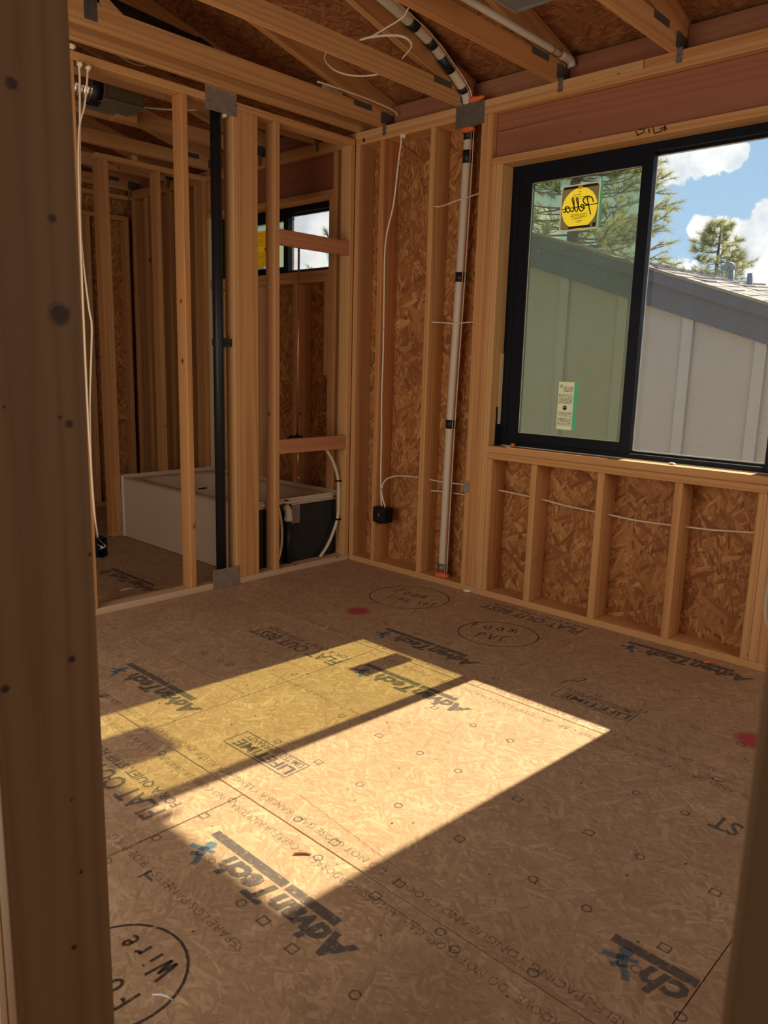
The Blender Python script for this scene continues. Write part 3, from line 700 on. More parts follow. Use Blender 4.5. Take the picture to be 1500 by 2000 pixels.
# ------------------------------------------------------------------ ceiling: trusses and roof sheathing
ce = struct('ceiling')
SL = 0.25; AT = math.atan(SL)
ZB0 = 2.8065           # underside of top chord at y=0
CH = D6/math.cos(AT)
def zroof(y): return ZB0 + CH - SL*y
def truss(xr):
    t = empty('truss', (xr-T2/2, 0, ZC)); t.parent = ce
    h = T2/2-.0005
    def yz(name, poly):
        us = [p[0] for p in poly]; vs = [p[1] for p in poly]
        ob = prism(name, poly, 0, -h, h, WOOD[1], None); ob.location = Vector(ob.location)
        ob.parent = t; ob.location = (0, (min(us)+max(us))/2, (min(vs)+max(vs))/2-ZC); return ob
    zt_ = ZC+D4
    yh = -(zt_-ZB0)/SL
    yz('bottom_chord', [(-6.1, ZC), (0.13, ZC), (0.13, ZB0-SL*0.13-.001), (yh, zt_), (-6.1, zt_)])
    # top chord in its own rotated frame so the grain follows it
    L = (0.60+6.1)/math.cos(AT); bm = bmesh.new(); bm_box(bm, (-h, -L/2, 0), (h, L/2, D6))
    bmesh.ops.bevel(bm, geom=list(bm.edges), offset=0.003, segments=1, affect='EDGES')
    ym = (0.60-6.1)/2
    o = link('top_chord', bm_mesh(bm, 'top_chord'), WOOD[1], t, (0, ym, ZB0-SL*ym-ZC), (-AT, 0, 0))
    for (a, b) in ((-1.90, -1.812), (-3.6, -3.51)):
        yz('web', [(a, zt_+.0005), (b, zt_+.0005), (b, ZB0-SL*b-.001), (a, ZB0-SL*a-.001)])
    wv = D4
    yz('web', [(-1.80, zt_+.0005), (-1.700, zt_+.0005), (-2.70, ZB0-SL*-2.70-.001), (-2.82, ZB0-SL*-2.82-.001)])
    # gusset plates and hurricane tie
    for (ya, yb, za, zb) in ((-0.02, 0.10, ZC+.012, ZC+.075), (-0.25, -0.10, ZC+.060, ZC+.092), (-1.885, -1.825, ZC+.02, ZC+.19)):
        g_ = board('gusset_plate', (xr-.0004, ya, za), (xr+.0012, yb, zb), GUSS, None, 0)
        g_.location = Vector(g_.location)-Vector(t.location); g_.parent = t
    bm = bmesh.new()
    bm_box(bm, (h, -.004, .006), (h+.0015, .040, .082)); bm_box(bm, (h, -.0025, -.055), (h+.028, -.0008, .010)); bm_box(bm, (h, -.0025, .010), (h+.0015, 0.004, .03))
    for (px, pz) in ((h+.012, -.02), (h+.022, -.045), (h+.008, -.05)): bm_box(bm, (px-.003, -.006, pz-.003), (px+.003, -.0035, pz+.003))
    link('hurricane_tie', bm_mesh(bm, 'hurricane_tie'), STEELD, t, (0, 0, 0))
    return t
XT = [0.235+0.6096*k for k in range(-5, 10)]
for x in XT: truss(x)
board('nailer_joist', (0.001, -6.1, ZC), (T2, 0.12, ZC+D4), WOOD, ce)
for a, b in zip(XT, XT[1:]): board('heel_block', (a+.001, 0.098, ZC), (b-T2-.001, 0.136, ZC+0.135), HEAD, ce)
board('splice_block', (0.14, -0.42, ZC+D4-.005), (0.195, -0.30, ZC+D4+.055), JAMB, ce)
board('blocking', (-0.95, -1.16, ZC-.02), (-0.86, -1.02, ZC+.06), WOOD, ce)
# roof panels (rows run along x, staggered)
cs, sn = math.cos(AT), math.sin(AT)
s0 = 0
for ri in range(6):
    ya = 0.66 - ri*1.219*cs; yb = ya-1.219*cs
    off_ = 0.0 if ri % 2 else 1.2192
    x = -4.26+off_-1.2192
    while x < 6.2:
        xa, xb = max(x, -3.1), min(x+2.4384, 6.1)
        if xb-xa > 0.05:
            ym = (ya+yb)/2; bm = bmesh.new()
            bm_box(bm, (-(xb-xa)/2+.0015, -1.219/2+.0015, 0), ((xb-xa)/2-.0015, 1.219/2-.0015, 0.0119))
            link('roof_panel', bm_mesh(bm, 'roof_panel'), OSB_ROOF, ce, ((xa+xb)/2, ym, zroof(ym)+.0008), (-AT, 0, 0))
        x += 2.4384
rc = board('roof_cover', (-3.2, 0, 0), (6.2, 7.25, 0.02), SHING, None, 0); rc.parent = ce
rc.location = (1.5, (0.70-6.35)/2, zroof((0.70-6.35)/2)+.03); rc.rotation_euler = (-AT, 0, 0)
board('eave_fascia', (-3.2, 0.60, 2.748), (6.2, 0.62, 2.80), TRIMG, ce); board('eave_soffit', (-3.2, Y1+.002, 2.756), (6.2, 0.60, 2.764), TRIMG, ce)

# ------------------------------------------------------------------ windows
def ring_frame(name, x0, x1, z0, z1, wl_, wr_, wb_, wt_, ya, yb, mat, parent):
    bm = bmesh.new()
    bm_box(bm, (x0, ya, z0), (x0+wl_, yb, z1)); bm_box(bm, (x1-wr_, ya, z0), (x1, yb, z1))
    bm_box(bm, (x0+wl_, ya, z0), (x1-wr_, yb, z0+wb_)); bm_box(bm, (x0+wl_, ya, z1-wt_), (x1-wr_, yb, z1))
    bmesh.ops.bevel(bm, geom=list(bm.edges), offset=0.0015, segments=1, affect='EDGES')
    c = Vector(((x0+x1)/2, (ya+yb)/2, (z0+z1)/2)); bmesh.ops.translate(bm, verts=bm.verts, vec=-c)
    return link(name, bm_mesh(bm, name), mat, parent, c-Vector(parent.location))
def window(name, xl, xr, zl, zh, xm0, xm1, sash_out):
    W = struct(name, ((xl+xr)/2, 0.14, zl))
    ring_frame('frame', xl+.0003, xr-.0003, zl+.0003, zh-.0003, .048, .06, .026, .040, .104, .188, BLACK, W)
    s = ring_frame('sash', xl+.048, xm1, zl+.026, zh-.038, sash_out[0], xm1-xm0, sash_out[1], sash_out[2], .108, .146, BLACK, W)
    board('sash_pane', (xl+.048+sash_out[0]-.006, .1265, zl+.026+sash_out[1]-.006), (xm0+.006, .1305, zh-.038-sash_out[2]+.006), GLASS_L, W, 0)
    ring_frame('sash_bead', xl+.048+sash_out[0]-.001, xm0+.001, zl+.026+sash_out[1]-.001, zh-.038-sash_out[2]+.001, .004, .004, .005, .004, .120, .126, PVC, W)
    ring_frame('fixed_frame', xm1-.055, xr-.058, zl+.024, zh-.038, .045, .010, .012, .012, .150, .178, BLACK, W)
    board('fixed_pane', (xm1-.012, .1615, zl+.032), (xr-.066, .1655, zh-.046), GLASS_R, W, 0)
    ring_frame('fixed_bead', xm1-.011, xr-.0675, zl+.0355, zh-.0495, .010, .006, .007, .006, .1535, .1605, WHITE, W)
    return W
W1 = window('window_1', XL, XR, ZS, ZH, 1.887, 1.945, (.073, .053, .057))
board('sill_strip', (XL+.03, 0.085, ZS+.0003), (XR-.02, 0.1035, ZS+.004), WHITE, W1, 0.001)  # white strip standing in for the band of sun along the sill
board('shim', (XL+.001, 0.078, 1.02), (XL+.006, 0.103, 1.42), JAMB, W1, 0)
bm = bmesh.new(); bm_box(bm, (0, 0, 0), (.002, .042, .22)); bm_box(bm, (.0, -.012, 0.0), (.03, .03, .0015))
link('flashing_tape', bm_mesh(bm, 'flashing_tape'), BLACK2, W1, Vector((XL+.0005, .062, ZS+.001))-Vector(W1.location))
W2 = window('window_2', X2L, X2R, Z2S, ZH, -0.845, -0.795, (.055, .035, .045))
board('sill_strip', (X2L+.02, 0.085, Z2S+.0003), (X2R-.02, 0.1035, Z2S+.004), WHITE, W2, 0.001)

# ================================================================== THINGS
# ------------------------------------------------------------------ window stickers (printed side faces out, so they read mirrored from inside)
def xz(x, y, z_): return Matrix.Translation((x, y, z_)) @ Matrix.Rotation(PI/2, 4, 'X')
def plate(name, x0, x1, z0, z1, y, th, mat, parent): return board(name, (x0, y, z0), (x1, y+th, z1), mat, parent, 0)
st = empty('window_sticker', (1.547, .1315, 2.062)); SOFF = -.0060
tag(st, 'square brown sticker with a yellow disc and mirrored script, high on the dusty sliding pane', 'sticker')
bm = bmesh.new()
for a_, b_ in (((1.436, .1315, 2.058), (1.443, .1321, 2.288)), ((1.656, .1315, 2.058), (1.664, .1321, 2.288)), ((1.443, .1315, 2.058), (1.656, .1321, 2.066)), ((1.443, .1315, 2.282), (1.656, .1321, 2.288))): bm_box(bm, a_, b_)
bmesh.ops.translate(bm, verts=bm.verts, vec=-Vector(st.location)); link('white_border', bm_mesh(bm, 'wb'), P_WHT, st)
plate('release_strip', 1.665, 1.676, 2.070, 2.292, .1315, .0005, P_TEAL, st)
bm = bmesh.new(); ov, iv = [], []
for k in range(48):
    a_ = 2*PI*(k+.5)/48; c_, s_ = math.cos(a_), math.sin(a_)
    iv.append(bm.verts.new((.1035*c_, 0, .1035*s_-.006))); q_ = 1/max(abs(c_), abs(s_)); ov.append(bm.verts.new((.1065*c_*q_, 0, .108*s_*q_)))
for k in range(48): bm.faces.new((iv[k], ov[k], ov[(k+1) % 48], iv[(k+1) % 48]))
link('brown_field', bm_mesh(bm, 'bf'), P_BRN, st, Vector((1.5495, .1312, 2.174))-Vector(st.location))
bm = bmesh.new(); bmesh.ops.create_circle(bm, cap_ends=True, segments=48, radius=0.102)
link('yellow_disc', bm_mesh(bm, 'yellow_disc'), P_YEL, st, Vector((1.549, .1309, 2.168))-Vector(st.location), (PI/2, 0, 0))
plate('yellow_tab', 1.536, 1.560, 2.264, 2.281, .1308, .0001, P_YEL, st)
SCR = [[(.13, -.3), (.22, .35), (.30, .98)], [(.06, .55), (.14, .92), (.34, 1.02), (.43, .78), (.34, .50), (.20, .44)], [(.34, .20), (.47, .30), (.50, .44), (.44, .50), (.38, .30), (.42, .06), (.52, .10), (.62, .62), (.68, .96), (.63, 1.0), (.59, .55), (.61, .08), (.68, .12), (.77, .62), (.83, .96), (.78, 1.0), (.74, .55), (.76, .08), (.83, .14), (.87, .16)], [(1.04, .44), (.95, .47), (.88, .25), (.92, .04), (1.01, .18), (1.05, .46), (1.04, .10), (1.13, .14)]]
bm = bmesh.new()
for ln in SCR:
    pp = [(1.640-.165*p.x, 2.150+.070*p.y) for p in spline([(a_, b_, 0) for a_, b_ in ln], 5)]
    for q_ in strip(pp, .0062): bm.faces.new([bm.verts.new((u-1.55, 0, v-2.17)) for u, v in q_])
link('script_lettering', bm_mesh(bm, 'sl'), P_INK, st, Vector((1.55, .1303, 2.17))-Vector(st.location))
bmq = bmesh.new(); bm_box(bmq, (-.105, 0, -.0022), (.105, .0002, .0022)); link('fold_line', bm_mesh(bmq, 'f'), P_INK, st, Vector((1.549, .1304, 2.176))-Vector(st.location), (0, -.04, 0))
plate('black_band', 1.450, 1.534, 2.268, 2.280, .1308, .0001, P_INK, st); plate('black_band', 1.562, 1.650, 2.268, 2.280, .1308, .0001, P_INK, st)
plate('black_band', 1.492, 1.618, 2.069, 2.081, .1308, .0001, P_INK, st); plate('black_band', 1.632, 1.650, 2.070, 2.090, .1308, .0001, P_INK, st)
bm = bmesh.new()
for i, (x0, x1, z_) in enumerate([(1.50, 1.60, 2.138), (1.50, 1.585, 2.131), (1.51, 1.60, 2.124), (1.505, 1.57, 2.117), (1.56, 1.62, 2.215), (1.56, 1.60, 2.222), (1.565, 1.61, 2.208), (1.50, 1.53, 2.225), (1.51, 1.545, 2.235), (1.53, 1.57, 2.105), (1.54, 1.56, 2.098)]):
    bm_box(bm, (x0-1.55, 0, z_-2.17), (x1-1.55, .0002, z_-2.17+.0022))
for k in range(4): bm_box(bm, (-.012, 0, .045+k*.011), (.006, .0002, .047+k*.011))
o = link('small_print', bm_mesh(bm, 'sp'), P_INK, st, Vector((1.55, .1304, 2.17))-Vector(st.location)); o['kind'] = 'stuff'

st.location.y += SOFF
s2 = empty('energy_label', (1.547, .1315, 1.016))
tag(s2, 'tall white rating label with a teal edge, low on the dusty sliding pane', 'label')
plate('paper_face', 1.500, 1.595, 1.016, 1.274, .1312, .0006, P_WHT, s2); plate('teal_backing', 1.5955, 1.617, 1.018, 1.276, .1314, .0005, P_TEAL, s2)
bm = bmesh.new(); lr = random.Random(3)
for z_ in [1.246, 1.240, 1.234, 1.228, 1.222, 1.205, 1.199, 1.192, 1.180, 1.174, 1.168, 1.162, 1.156, 1.105, 1.099, 1.090, 1.074, 1.069, 1.064, 1.059, 1.050, 1.044]:
    x = 1.505 if z_ < 1.22 else 1.532
    while x < 1.588:
        wl3 = lr.uniform(.004, .016); bm_box(bm, (x-1.55, 0, z_-1.14), (min(x+wl3, 1.590)-1.55, .0002, z_-1.14+lr.choice([.002, .0028]))); x += wl3+.003
for z_ in (1.186, 1.110, 1.079, 1.038): bm_box(bm, (-.046, 0, z_-1.14), (.041, .0002, z_-1.1388))
o = link('small_print', bm_mesh(bm, 'sp2'), P_INK, s2, Vector((1.55, .1308, 1.14))-Vector(s2.location)); o['kind'] = 'stuff'
bm = bmesh.new(); bmesh.ops.create_circle(bm, cap_ends=True, segments=24, radius=0.0125)
link('round_emblem', bm_mesh(bm, 'e'), P_INK, s2, Vector((1.546, .1308, 1.134))-Vector(s2.location), (PI/2, 0, 0))
bm = bmesh.new(); bm_box(bm, (-.008, 0, -.002), (.008, .0002, .002)); link('emblem_bar', bm_mesh(bm, 'e'), P_WHT, s2, Vector((1.546, .1305, 1.136))-Vector(s2.location), (0, .3, 0))
bm = bmesh.new()
for k in range(12):
    a0, a1 = 2*PI*k/12, 2*PI*(k+1)/12
    bm.faces.new([bm.verts.new((r_*math.cos(a), r_*math.sin(a), 0)) for r_, a in ((.009, a0), (.009, a1), (.006, a1), (.006, a0))])
link('arch_logo', bm_mesh(bm, 'e'), P_INK, s2, Vector((1.517, .1308, 1.250))-Vector(s2.location), (PI/2, 0, 0))

s2.location.y += SOFF
s3 = empty('window_label', (-1.03, .1315, 2.05))
tag(s3, 'yellow printed label on the bathroom window, seen between two studs', 'label')
plate('paper_face', -1.215, -0.985, 2.040, 2.300, .1312, .0006, P_YEL, s3)
bm = bmesh.new()
for k in range(22):
    if 8 < k < 13: continue
    x = -1.21
    while x < -0.995:
        wl3 = lr.uniform(.006, .03); bm_box(bm, (x, .1308, 2.05+k*.011), (min(x+wl3, -.99), .1310, 2.053+k*.011)); x += wl3+.005
bmesh.ops.translate(bm, verts=bm.verts, vec=-Vector(s3.location)); o = link('small_print', bm_mesh(bm, 'sp3'), P_INK, s3); o['kind'] = 'stuff'
bm = bmesh.new(); bmesh.ops.create_circle(bm, cap_ends=True, segments=20, radius=0.016)
link('round_emblem', bm_mesh(bm, 'e'), P_INK, s3, Vector((-1.080, .1307, 2.165))-Vector(s3.location), (PI/2, 0, 0))

# ------------------------------------------------------------------ bathtub
tb = empty('bathtub', (-0.87, -0.41, 0))
tag(tb, 'white alcove bathtub with flat apron behind the bare partition studs', 'bathtub')
tx0, tx1, ty0, ty1, tz = -1.628, -0.126, -0.805, -0.012, 0.445
def rr(x0, x1, y0, y1, r, z_, n=5):
    pts = []
    for cx, cy, a in ((x1-r, y1-r, 0), (x0+r, y1-r, PI/2), (x0+r, y0+r, PI), (x1-r, y0+r, 1.5*PI)):
        for k in range(n+1):
            t_ = a+PI/2*k/n; pts.append((cx+r*math.cos(t_), cy+r*math.sin(t_), z_))
    return pts
bm = bmesh.new()
loops = [rr(tx0, tx1, ty0, ty1, .006, tz-.012), rr(tx0+.004, tx1-.004, ty0+.004, ty1-.004, .01, tz), rr(tx0+.085, tx1-.105, ty0+.085, ty1-.075, .10, tz),
         rr(tx0+.098, tx1-.116, ty0+.096, ty1-.086, .10, tz-.012), rr(tx0+.22, tx1-.15, ty0+.13, ty1-.12, .12, tz-.20), rr(tx0+.33, tx1-.19, ty0+.17, ty1-.16, .12, .075), rr(tx0+.40, tx1-.24, ty0+.24, ty1-.23, .10, .06)]
prev = None
for lp in loops:
    vs = [bm.verts.new(p) for p in lp]
    if prev:
        for k in range(len(vs)): bm.faces.new((prev[k], prev[(k+1) % len(vs)], vs[(k+1) % len(vs)], vs[k]))
    prev = vs
bm.faces.new(prev); bmesh.ops.recalc_face_normals(bm, faces=bm.faces)
bmesh.ops.translate(bm, verts=bm.verts, vec=-Vector(tb.location))
link('basin', bm_mesh(bm, 'basin', True), ACRYL, tb)
board('apron', (tx0, ty0, 0.003), (tx1, ty0+.012, tz-.010), ACRYL, tb, 0.004)
board('apron_flange', (tx0-.014, ty0-.004, 0.003), (tx0+.022, ty0+.008, tz+.022), WHITE, tb, 0.003)
bm = bmesh.new(); bm_box(bm, (tx0-.012, ty0, tz-.03), (tx0-.002, ty1+.008, tz+.028)); bm_box(bm, (tx0-.002, ty1, tz-.03), (tx1+.012, ty1+.009, tz+.028)); bm_box(bm, (tx1+.002, ty0, tz-.03), (tx1+.012, ty1, tz+.020))
bmesh.ops.translate(bm, verts=bm.verts, vec=-Vector(tb.location)); link('tiling_flange', bm_mesh(bm, 'tf'), ACRYL, tb)
board('end_shell', (tx1-.012, ty0+.012, 0.003), (tx1+.001, ty1-.002, tz-.022), TUBSH, tb, 0.004)
bm = bmesh.new(); lr = random.Random(5); pts = [(tx1+.014, ty0+.02+k*.03, tz-.006+lr.uniform(-.006, .006)) for k in range(26)]
bm_tube(bm, pts, .011, 6, True, [lr.uniform(.008, .015) for _ in pts]); bmesh.ops.translate(bm, verts=bm.verts, vec=-Vector(tb.location))
link('fibreglass_edge', bm_mesh(bm, 'fe', True), PVC, tb)
board('label_patch', (tx1+.0015, -0.426, 0.288), (tx1+.0025, -0.338, 0.425), STEEL, tb, 0)
board('overflow_slot', (tx0+.30, -0.335, 0.352), (tx0+.306, -0.26, 0.364), BLACK, tb, 0.001)
bm = bmesh.new(); bm_tube(bm, [(tx1+.002, -0.47, .405), (tx1+.016, -0.47, .405)], .052, 20); bmesh.ops.translate(bm, verts=bm.verts, vec=-Vector(tb.location))
link('overflow_ring', bm_mesh(bm, 'or', True), BLACK2, tb)
tube('waste_elbow', [(tx1+.014, -0.47, .405), (tx1+.030, -0.47, .403), (tx1+.040, -0.47, .388), (tx1+.042, -0.47, .33)], .0255, PVC, tb, 14)
tube('elbow_collar', [(tx1+.042, -0.47, .352), (tx1+.042, -0.47, .322)], .031, PVC, tb, 14)
tube('overflow_pipe', [(tx1+.042, -0.47, .33), (tx1+.042, -0.47, .004)], .020, ABS, tb, 12)

# ------------------------------------------------------------------ vertical black drain stack in the partition
vp = empty('vent_stack', (-0.045, -1.021, 0))
tag(vp, 'black plastic vent stack rising through the partition plates between two steel plates', 'pipe')
tube('riser', [(-0.045, -1.021, .004), (-0.045, -1.021, 2.90)], .0302, ABS, vp, 20)
tube('attic_elbow', [(-0.045, -1.021, 2.86), (-0.045, -1.028, 2.905), (-0.045, -1.06, 2.945), (-0.045, -1.13, 2.965)], .038, ABS, vp, 18, sp=4)
tube('attic_run', [(-0.045, -1.12, 2.962), (-0.045, -2.6, 3.07)], .0335, ABS, vp, 18)
tube('floor_coupling', [(-0.045, -1.021, .003), (-0.045, -1.021, .075)], .037, ABS, vp, 18)
bm = bmesh.new(); bm_box(bm, (-.02, .028, -.022), (.018, .118, .022)); bm_box(bm, (-.024, .020, -.028), (.022, .032, .028)); bm_tube(bm, [(0, 0, -.02), (0, 0, .02)], .035, 18)
for k in range(3): bm_box(bm, (.018, .04+k*.022, -.004), (.020, .05+k*.022, .004))
link('stub_arm', bm_mesh(bm, 'sa'), ABS, vp, (0, 0, 1.440))

def steel_plate(x0, y0, z0, x1, y1, z1, label, face, mat=STEEL, screws=()):
    o = empty('protection_plate', ((x0+x1)/2, (y0+y1)/2, (z0+z1)/2)); tag(o, label, 'metal plate')
    board('plate', (x0, y0, z0), (x1, y1, z1), mat, o, 0.0004)
    for (a, b) in screws:
        if face == 'x': c0, c1 = (x1-.001, a, b), (x1+.0025, a, b)
        else: c0, c1 = (a, y0+.001, b), (a, y0-.0025, b)
        tube('nail_head', [c0, c1], .0045, STEELD, o, 8)
    return o
steel_plate(0.0008, -1.115, 2.648, 0.0028, -0.913, 2.770, 'galvanized plate on the top plate above the black vent stack', 'x', STEEL, [(-1.095, 2.752), (-1.095, 2.690), (-.93, 2.70), (-.93, 2.665), (-1.09, 2.66)])
steel_plate(0.0008, -1.114, 0.002, 0.0028, -0.920, 0.118, 'galvanized plate on the floor plate at the foot of the black vent stack', 'x', STEEL, [(-1.095, .098), (-1.095, .02), (-.935, .098), (-.935, .03)])
steel_plate(0.803, -0.0035, 2.648, 1.000, -0.0012, 2.769, 'dark square steel plate over the white pipe where the top plates are cut', 'y', STEELD, [(.82, 2.755), (.985, 2.755), (.815, 2.665), (.985, 2.70), (.83, 2.665), (.985, 2.665), (.96, 2.705)])
steel_plate(0.982, -0.0025, 0.606, 1.016, -0.0008, 0.676, 'small steel nail plate on the stud left of the window', 'y', STEEL)

# ------------------------------------------------------------------ white PVC pipe in the exterior wall
pv = empty('lineset_pipe', (0.79, 0.07, T2))
tag(pv, 'white vertical pipe with black tape bands, running up the wall left of the window', 'pipe')
path = [(0.790, .07, .04), (0.792, .07, .25), (0.804, .07, .996), (0.831, .07, 1.85), (0.842, .07, 2.30), (0.848, .07, 2.62), (0.855, .055, 2.72), (0.872, 0.0, 2.815), (0.88, -.072, 2.862), (0.88, -.159, 2.910), (0.88, -.292, 2.977), (0.88, -.437, 3.025), (0.885, -.655, 3.068), (0.89, -1.6, 3.26)]
pth = spline(path, 5)
tube('pipe', pth, .0305, PVC, pv, 18)
def band(a, b, r_=.0325, m=BLACK2):
    pts = [p for p in pth]
    # samples between parameter a and b given as points
    tube('tape_band', [a, b], r_, m, pv, 18)
def near(z_):
    for p, q_ in zip(pth, pth[1:]):
        if p.z <= z_ <= q_.z: return p.lerp(q_, (z_-p.z)/(q_.z-p.z))
for a, b in ((1.826, 1.881), (.968, 1.022), (2.475, 2.545), (2.600, 2.655), (2.835, 2.852)): band(near(a), near(b))
def neary(y_):
    for p, q_ in zip(pth, pth[1:]):
        if p.z > 2.7 and q_.y <= y_ <= p.y: return p.lerp(q_, (y_-p.y)/(q_.y-p.y))
for a, b in ((-.148, -.235), (-.300, -.345), (-.445, -.500)): band(neary(a), neary(b), .034)
tube('floor_coupling', [(0.7895, .07, .058), (0.7905, .07, .118)], .037, STEELD, pv, 18)
tube('thin_wire', [Vector(p)+Vector((.030, -.022, 0)) for p in path], .0035, PINK, pv, 6, sp=4)
tube('thin_wire', [Vector(p)+Vector((.037, -.008, 0)) for p in path], .003, CABLE, pv, 6, sp=4)
for nm, loc, s_, lb in (('fire_foam', (0.80, .045, T2+.012), 1, 'orange foam ring around the white pipe at the floor plate'), ('fire_foam', (0.865, .030, 2.648), 2, 'orange foam under the dark steel plate'), ('fire_foam', (0.93, .010, 2.785), 3, 'orange foam blob on top of the wall beside the taped pipe')):
    o = blob(nm, loc, .040, ORANGE, None, s_, (1.5, .8, .45) if s_ == 1 else (1.35, .6, .45), .22); tag(o, lb, 'foam')

# ------------------------------------------------------------------ condensate line along truss
cl = empty('condensate_line', (1.472, 0, 2.86))
tag(cl, 'slim white plastic pipe running along a truss above the window, elbow at the wall', 'pipe')
tube('pipe', [(1.4775, -2.2, 2.885), (1.4775, -.13, 2.875), (1.4775, .0, 2.874)], .0165, PVC, cl, 14)
tube('elbow', [(1.4775, -.03, 2.874), (1.4775, .03, 2.874), (1.4785, .062, 2.868), (1.480, .075, 2.845)], .021, PVC, cl, 14, sp=4)
for y in (-.115, -.055): tube('pipe_clip', [(1.4775, y-.004, 2.8745), (1.4775, y+.004, 2.8745)], .0195, COPPER, cl, 14)

# ------------------------------------------------------------------ electrical boxes and cables
def elec_box(loc, sx, sy, sz, label, open_axis, closed=False):
    o = empty('outlet_box', loc); tag(o, label, 'electrical box')
    bm = bmesh.new(); t_ = .003; hx, hy, hz = sx/2, sy/2, sz/2
    bm_box(bm, (-hx, hy-t_, -hz), (hx, hy, hz)); bm_box(bm, (-hx, -hy, -hz), (-hx+t_, hy-t_, hz)); bm_box(bm, (hx-t_, -hy, -hz), (hx, hy-t_, hz))
    bm_box(bm, (-hx+t_, -hy, hz-t_), (hx-t_, hy-t_, hz)); bm_box(bm, (-hx+t_, -hy, -hz), (hx-t_, hy-t_, -hz+t_))
    bm_box(bm, (-hx*.5, -hy, -hz-.006), (hx*.5, -hy+.004, -hz)); bm_box(bm, (-hx*.5, -hy, hz), (hx*.5, -hy+.004, hz+.006))
    b = link('box_shell', bm_mesh(bm, 'bs'), BLACK, o)
    if open_axis == 'x': b.rotation_euler = (0, 0, PI/2)
    lr = random.Random(int(abs(loc[0]*1000)))
    if closed:
        board('mud_cover', (loc[0]-hx+t_, loc[1]-hy*.92, loc[2]-hz+t_), (loc[0]+hx-t_, loc[1]-hy*.84, loc[2]+hz-t_), BLACK2, o, .001)
        for (u0, v0, u1, v1) in ((-.022, -.02, -.004, .012), (-.010, -.024, -.006, .016), (-.002, -.018, .002, .006)):
            tube('wire_tip', [(loc[0]+u0, loc[1]-hy*.95, loc[2]+v0), (loc[0]+u1, loc[1]-hy*.97, loc[2]+v1)], .0012, COPPER, o, 5)
    for k in range(0 if closed else 4):
        a = [Vector((lr.uniform(-.6, .6)*hx, hy*.5, hz*.8)), Vector((lr.uniform(-.7, .7)*hx, -hy*.2, lr.uniform(0, .6)*hz)), Vector((lr.uniform(-.8, .8)*hx, -hy*.7, lr.uniform(-.7, 0)*hz)), Vector((lr.uniform(-.6, .6)*hx, -hy*.4, lr.uniform(-.3, .4)*hz))]
        if open_axis == 'x': a = [Vector((-p.y, p.x, p.z)) for p in a]
        tube('wire', [p+Vector(loc) for p in a], .0018, [BLACK2, WHITE, COPPER, WHITE][k], o, 6, sp=4)
    return o
elec_box((.298, .022, .362), .112, .07, .100, 'black outlet box on the first wall stud right of the corner', 'y', True)
elec_box((-0.03, -1.795, .366), .058, .075, .100, 'black outlet box beside the near left post, at the bathroom opening', 'x')
elec_box((3.645, -3.075, 1.122), .055, .06, .09, 'black switch box on the near right post at the doorway', 'y')

def cable(pts, label, r_=.0052, mat=CABLE, sp=5, staples=()):
    o = empty('cable', pts[0]); tag(o, label, 'cable')
    tube('sheath', pts, r_, mat, o, 8, sp=sp, flat=0.6)
    for s in staples: blob('staple', s, .007, STEELD, o, 1, (1.4, .6, .5), .1)
    return o
cable([(.392, -.004, 2.70), (.392, -.004, 2.647), (.379, -.005, 2.557), (.325, .015, 2.301), (.262, .02, 2.09), (.262, .02, 1.741), (.264, .02, 1.569), (.266, .02, 1.378), (.263, .02, 1.114), (.270, .02, .892), (.274, .02, .59), (.288, .02, .412)], 'pale cable dropping from the ceiling to the corner outlet box', staples=[(.262, .02, 1.56), (.262, .02, .75)])
cable([(.316, .025, .412), (.285, .02, .50), (.290, .02, .556), (.330, .02, .604), (.42, .02, .634), (.52, .03, .642), (.62, .06, .640), (.72, .07, .632), (.92, .07, .636), (1.02, .07, .636)], 'pale cable looping from the corner outlet box through the next stud', staples=[(.284, .018, .53)])
cable([(.63, .075, .562), (.70, .09, .566), (.783, .11, .566), (.923, .09, .572), (1.0, .09, .574)], 'short pale cable crossing behind the white pipe below the nail plate')
cable([(1.10, .08, .640), (1.16, .08, .636), (1.361, .08, .627), (1.433, .08, .625), (1.62, .08, .607), (1.792, .08, .600), (1.852, .08, .598), (2.03, .08, .590), (2.206, .08, .595), (2.27, .08, .598), (2.42, .08, .605), (2.603, .08, .623), (2.70, .08, .625)], 'pale cable threaded through the short studs under the window')
for (pts, lb) in (([(.645, .012, 2.262), (.70, .02, 2.255), (.80, .03, 2.275), (.875, .035, 2.285), (.99, .03, 2.30)], 'upper pale strap tying the white pipe to its studs'), ([(.633, .03, 1.601), (.75, .035, 1.595), (.84, .034, 1.59), (.99, .03, 1.598)], 'middle pale strap tying the white pipe to its studs')):
    cable(pts, lb, .005, CABLE)
cable([(-.012, -1.806, 2.70), (.008, -1.806, 2.655), (.010, -1.812, 2.5), (.006, -1.822, 2.25), (.004, -1.832, 1.9), (.006, -1.812, 1.60), (.008, -1.800, 1.50), (.006, -1.806, 1.38), (.004, -1.826, 1.1), (.003, -1.833, .82), (.002, -1.827, .56), (-.015, -1.806, .415)], 'pale cable bowing down the near stud into the bathroom outlet box')
cable([(-.02, -1.762, 2.70), (.008, -1.766, 2.655), (.012, -1.79, 2.50), (.012, -1.826, 2.35), (.006, -1.836, 1.9), (.004, -1.838, 1.0), (-.02, -1.81, .415)], 'second pale cable crossing over beside the near left post')
cable([(1.26, -.915, 2.874), (1.20, -.89, 2.850), (1.05, -.86, 2.845), (.95, -.835, 2.848), (.875, -.835, 2.852), (.93, -.80, 2.862), (1.01, -.74, 2.866), (1.045, -.69, 2.858), (1.02, -.63, 2.846), (.90, -.565, 2.838)], 'loose pale cable end dangling between two trusses', .0062)
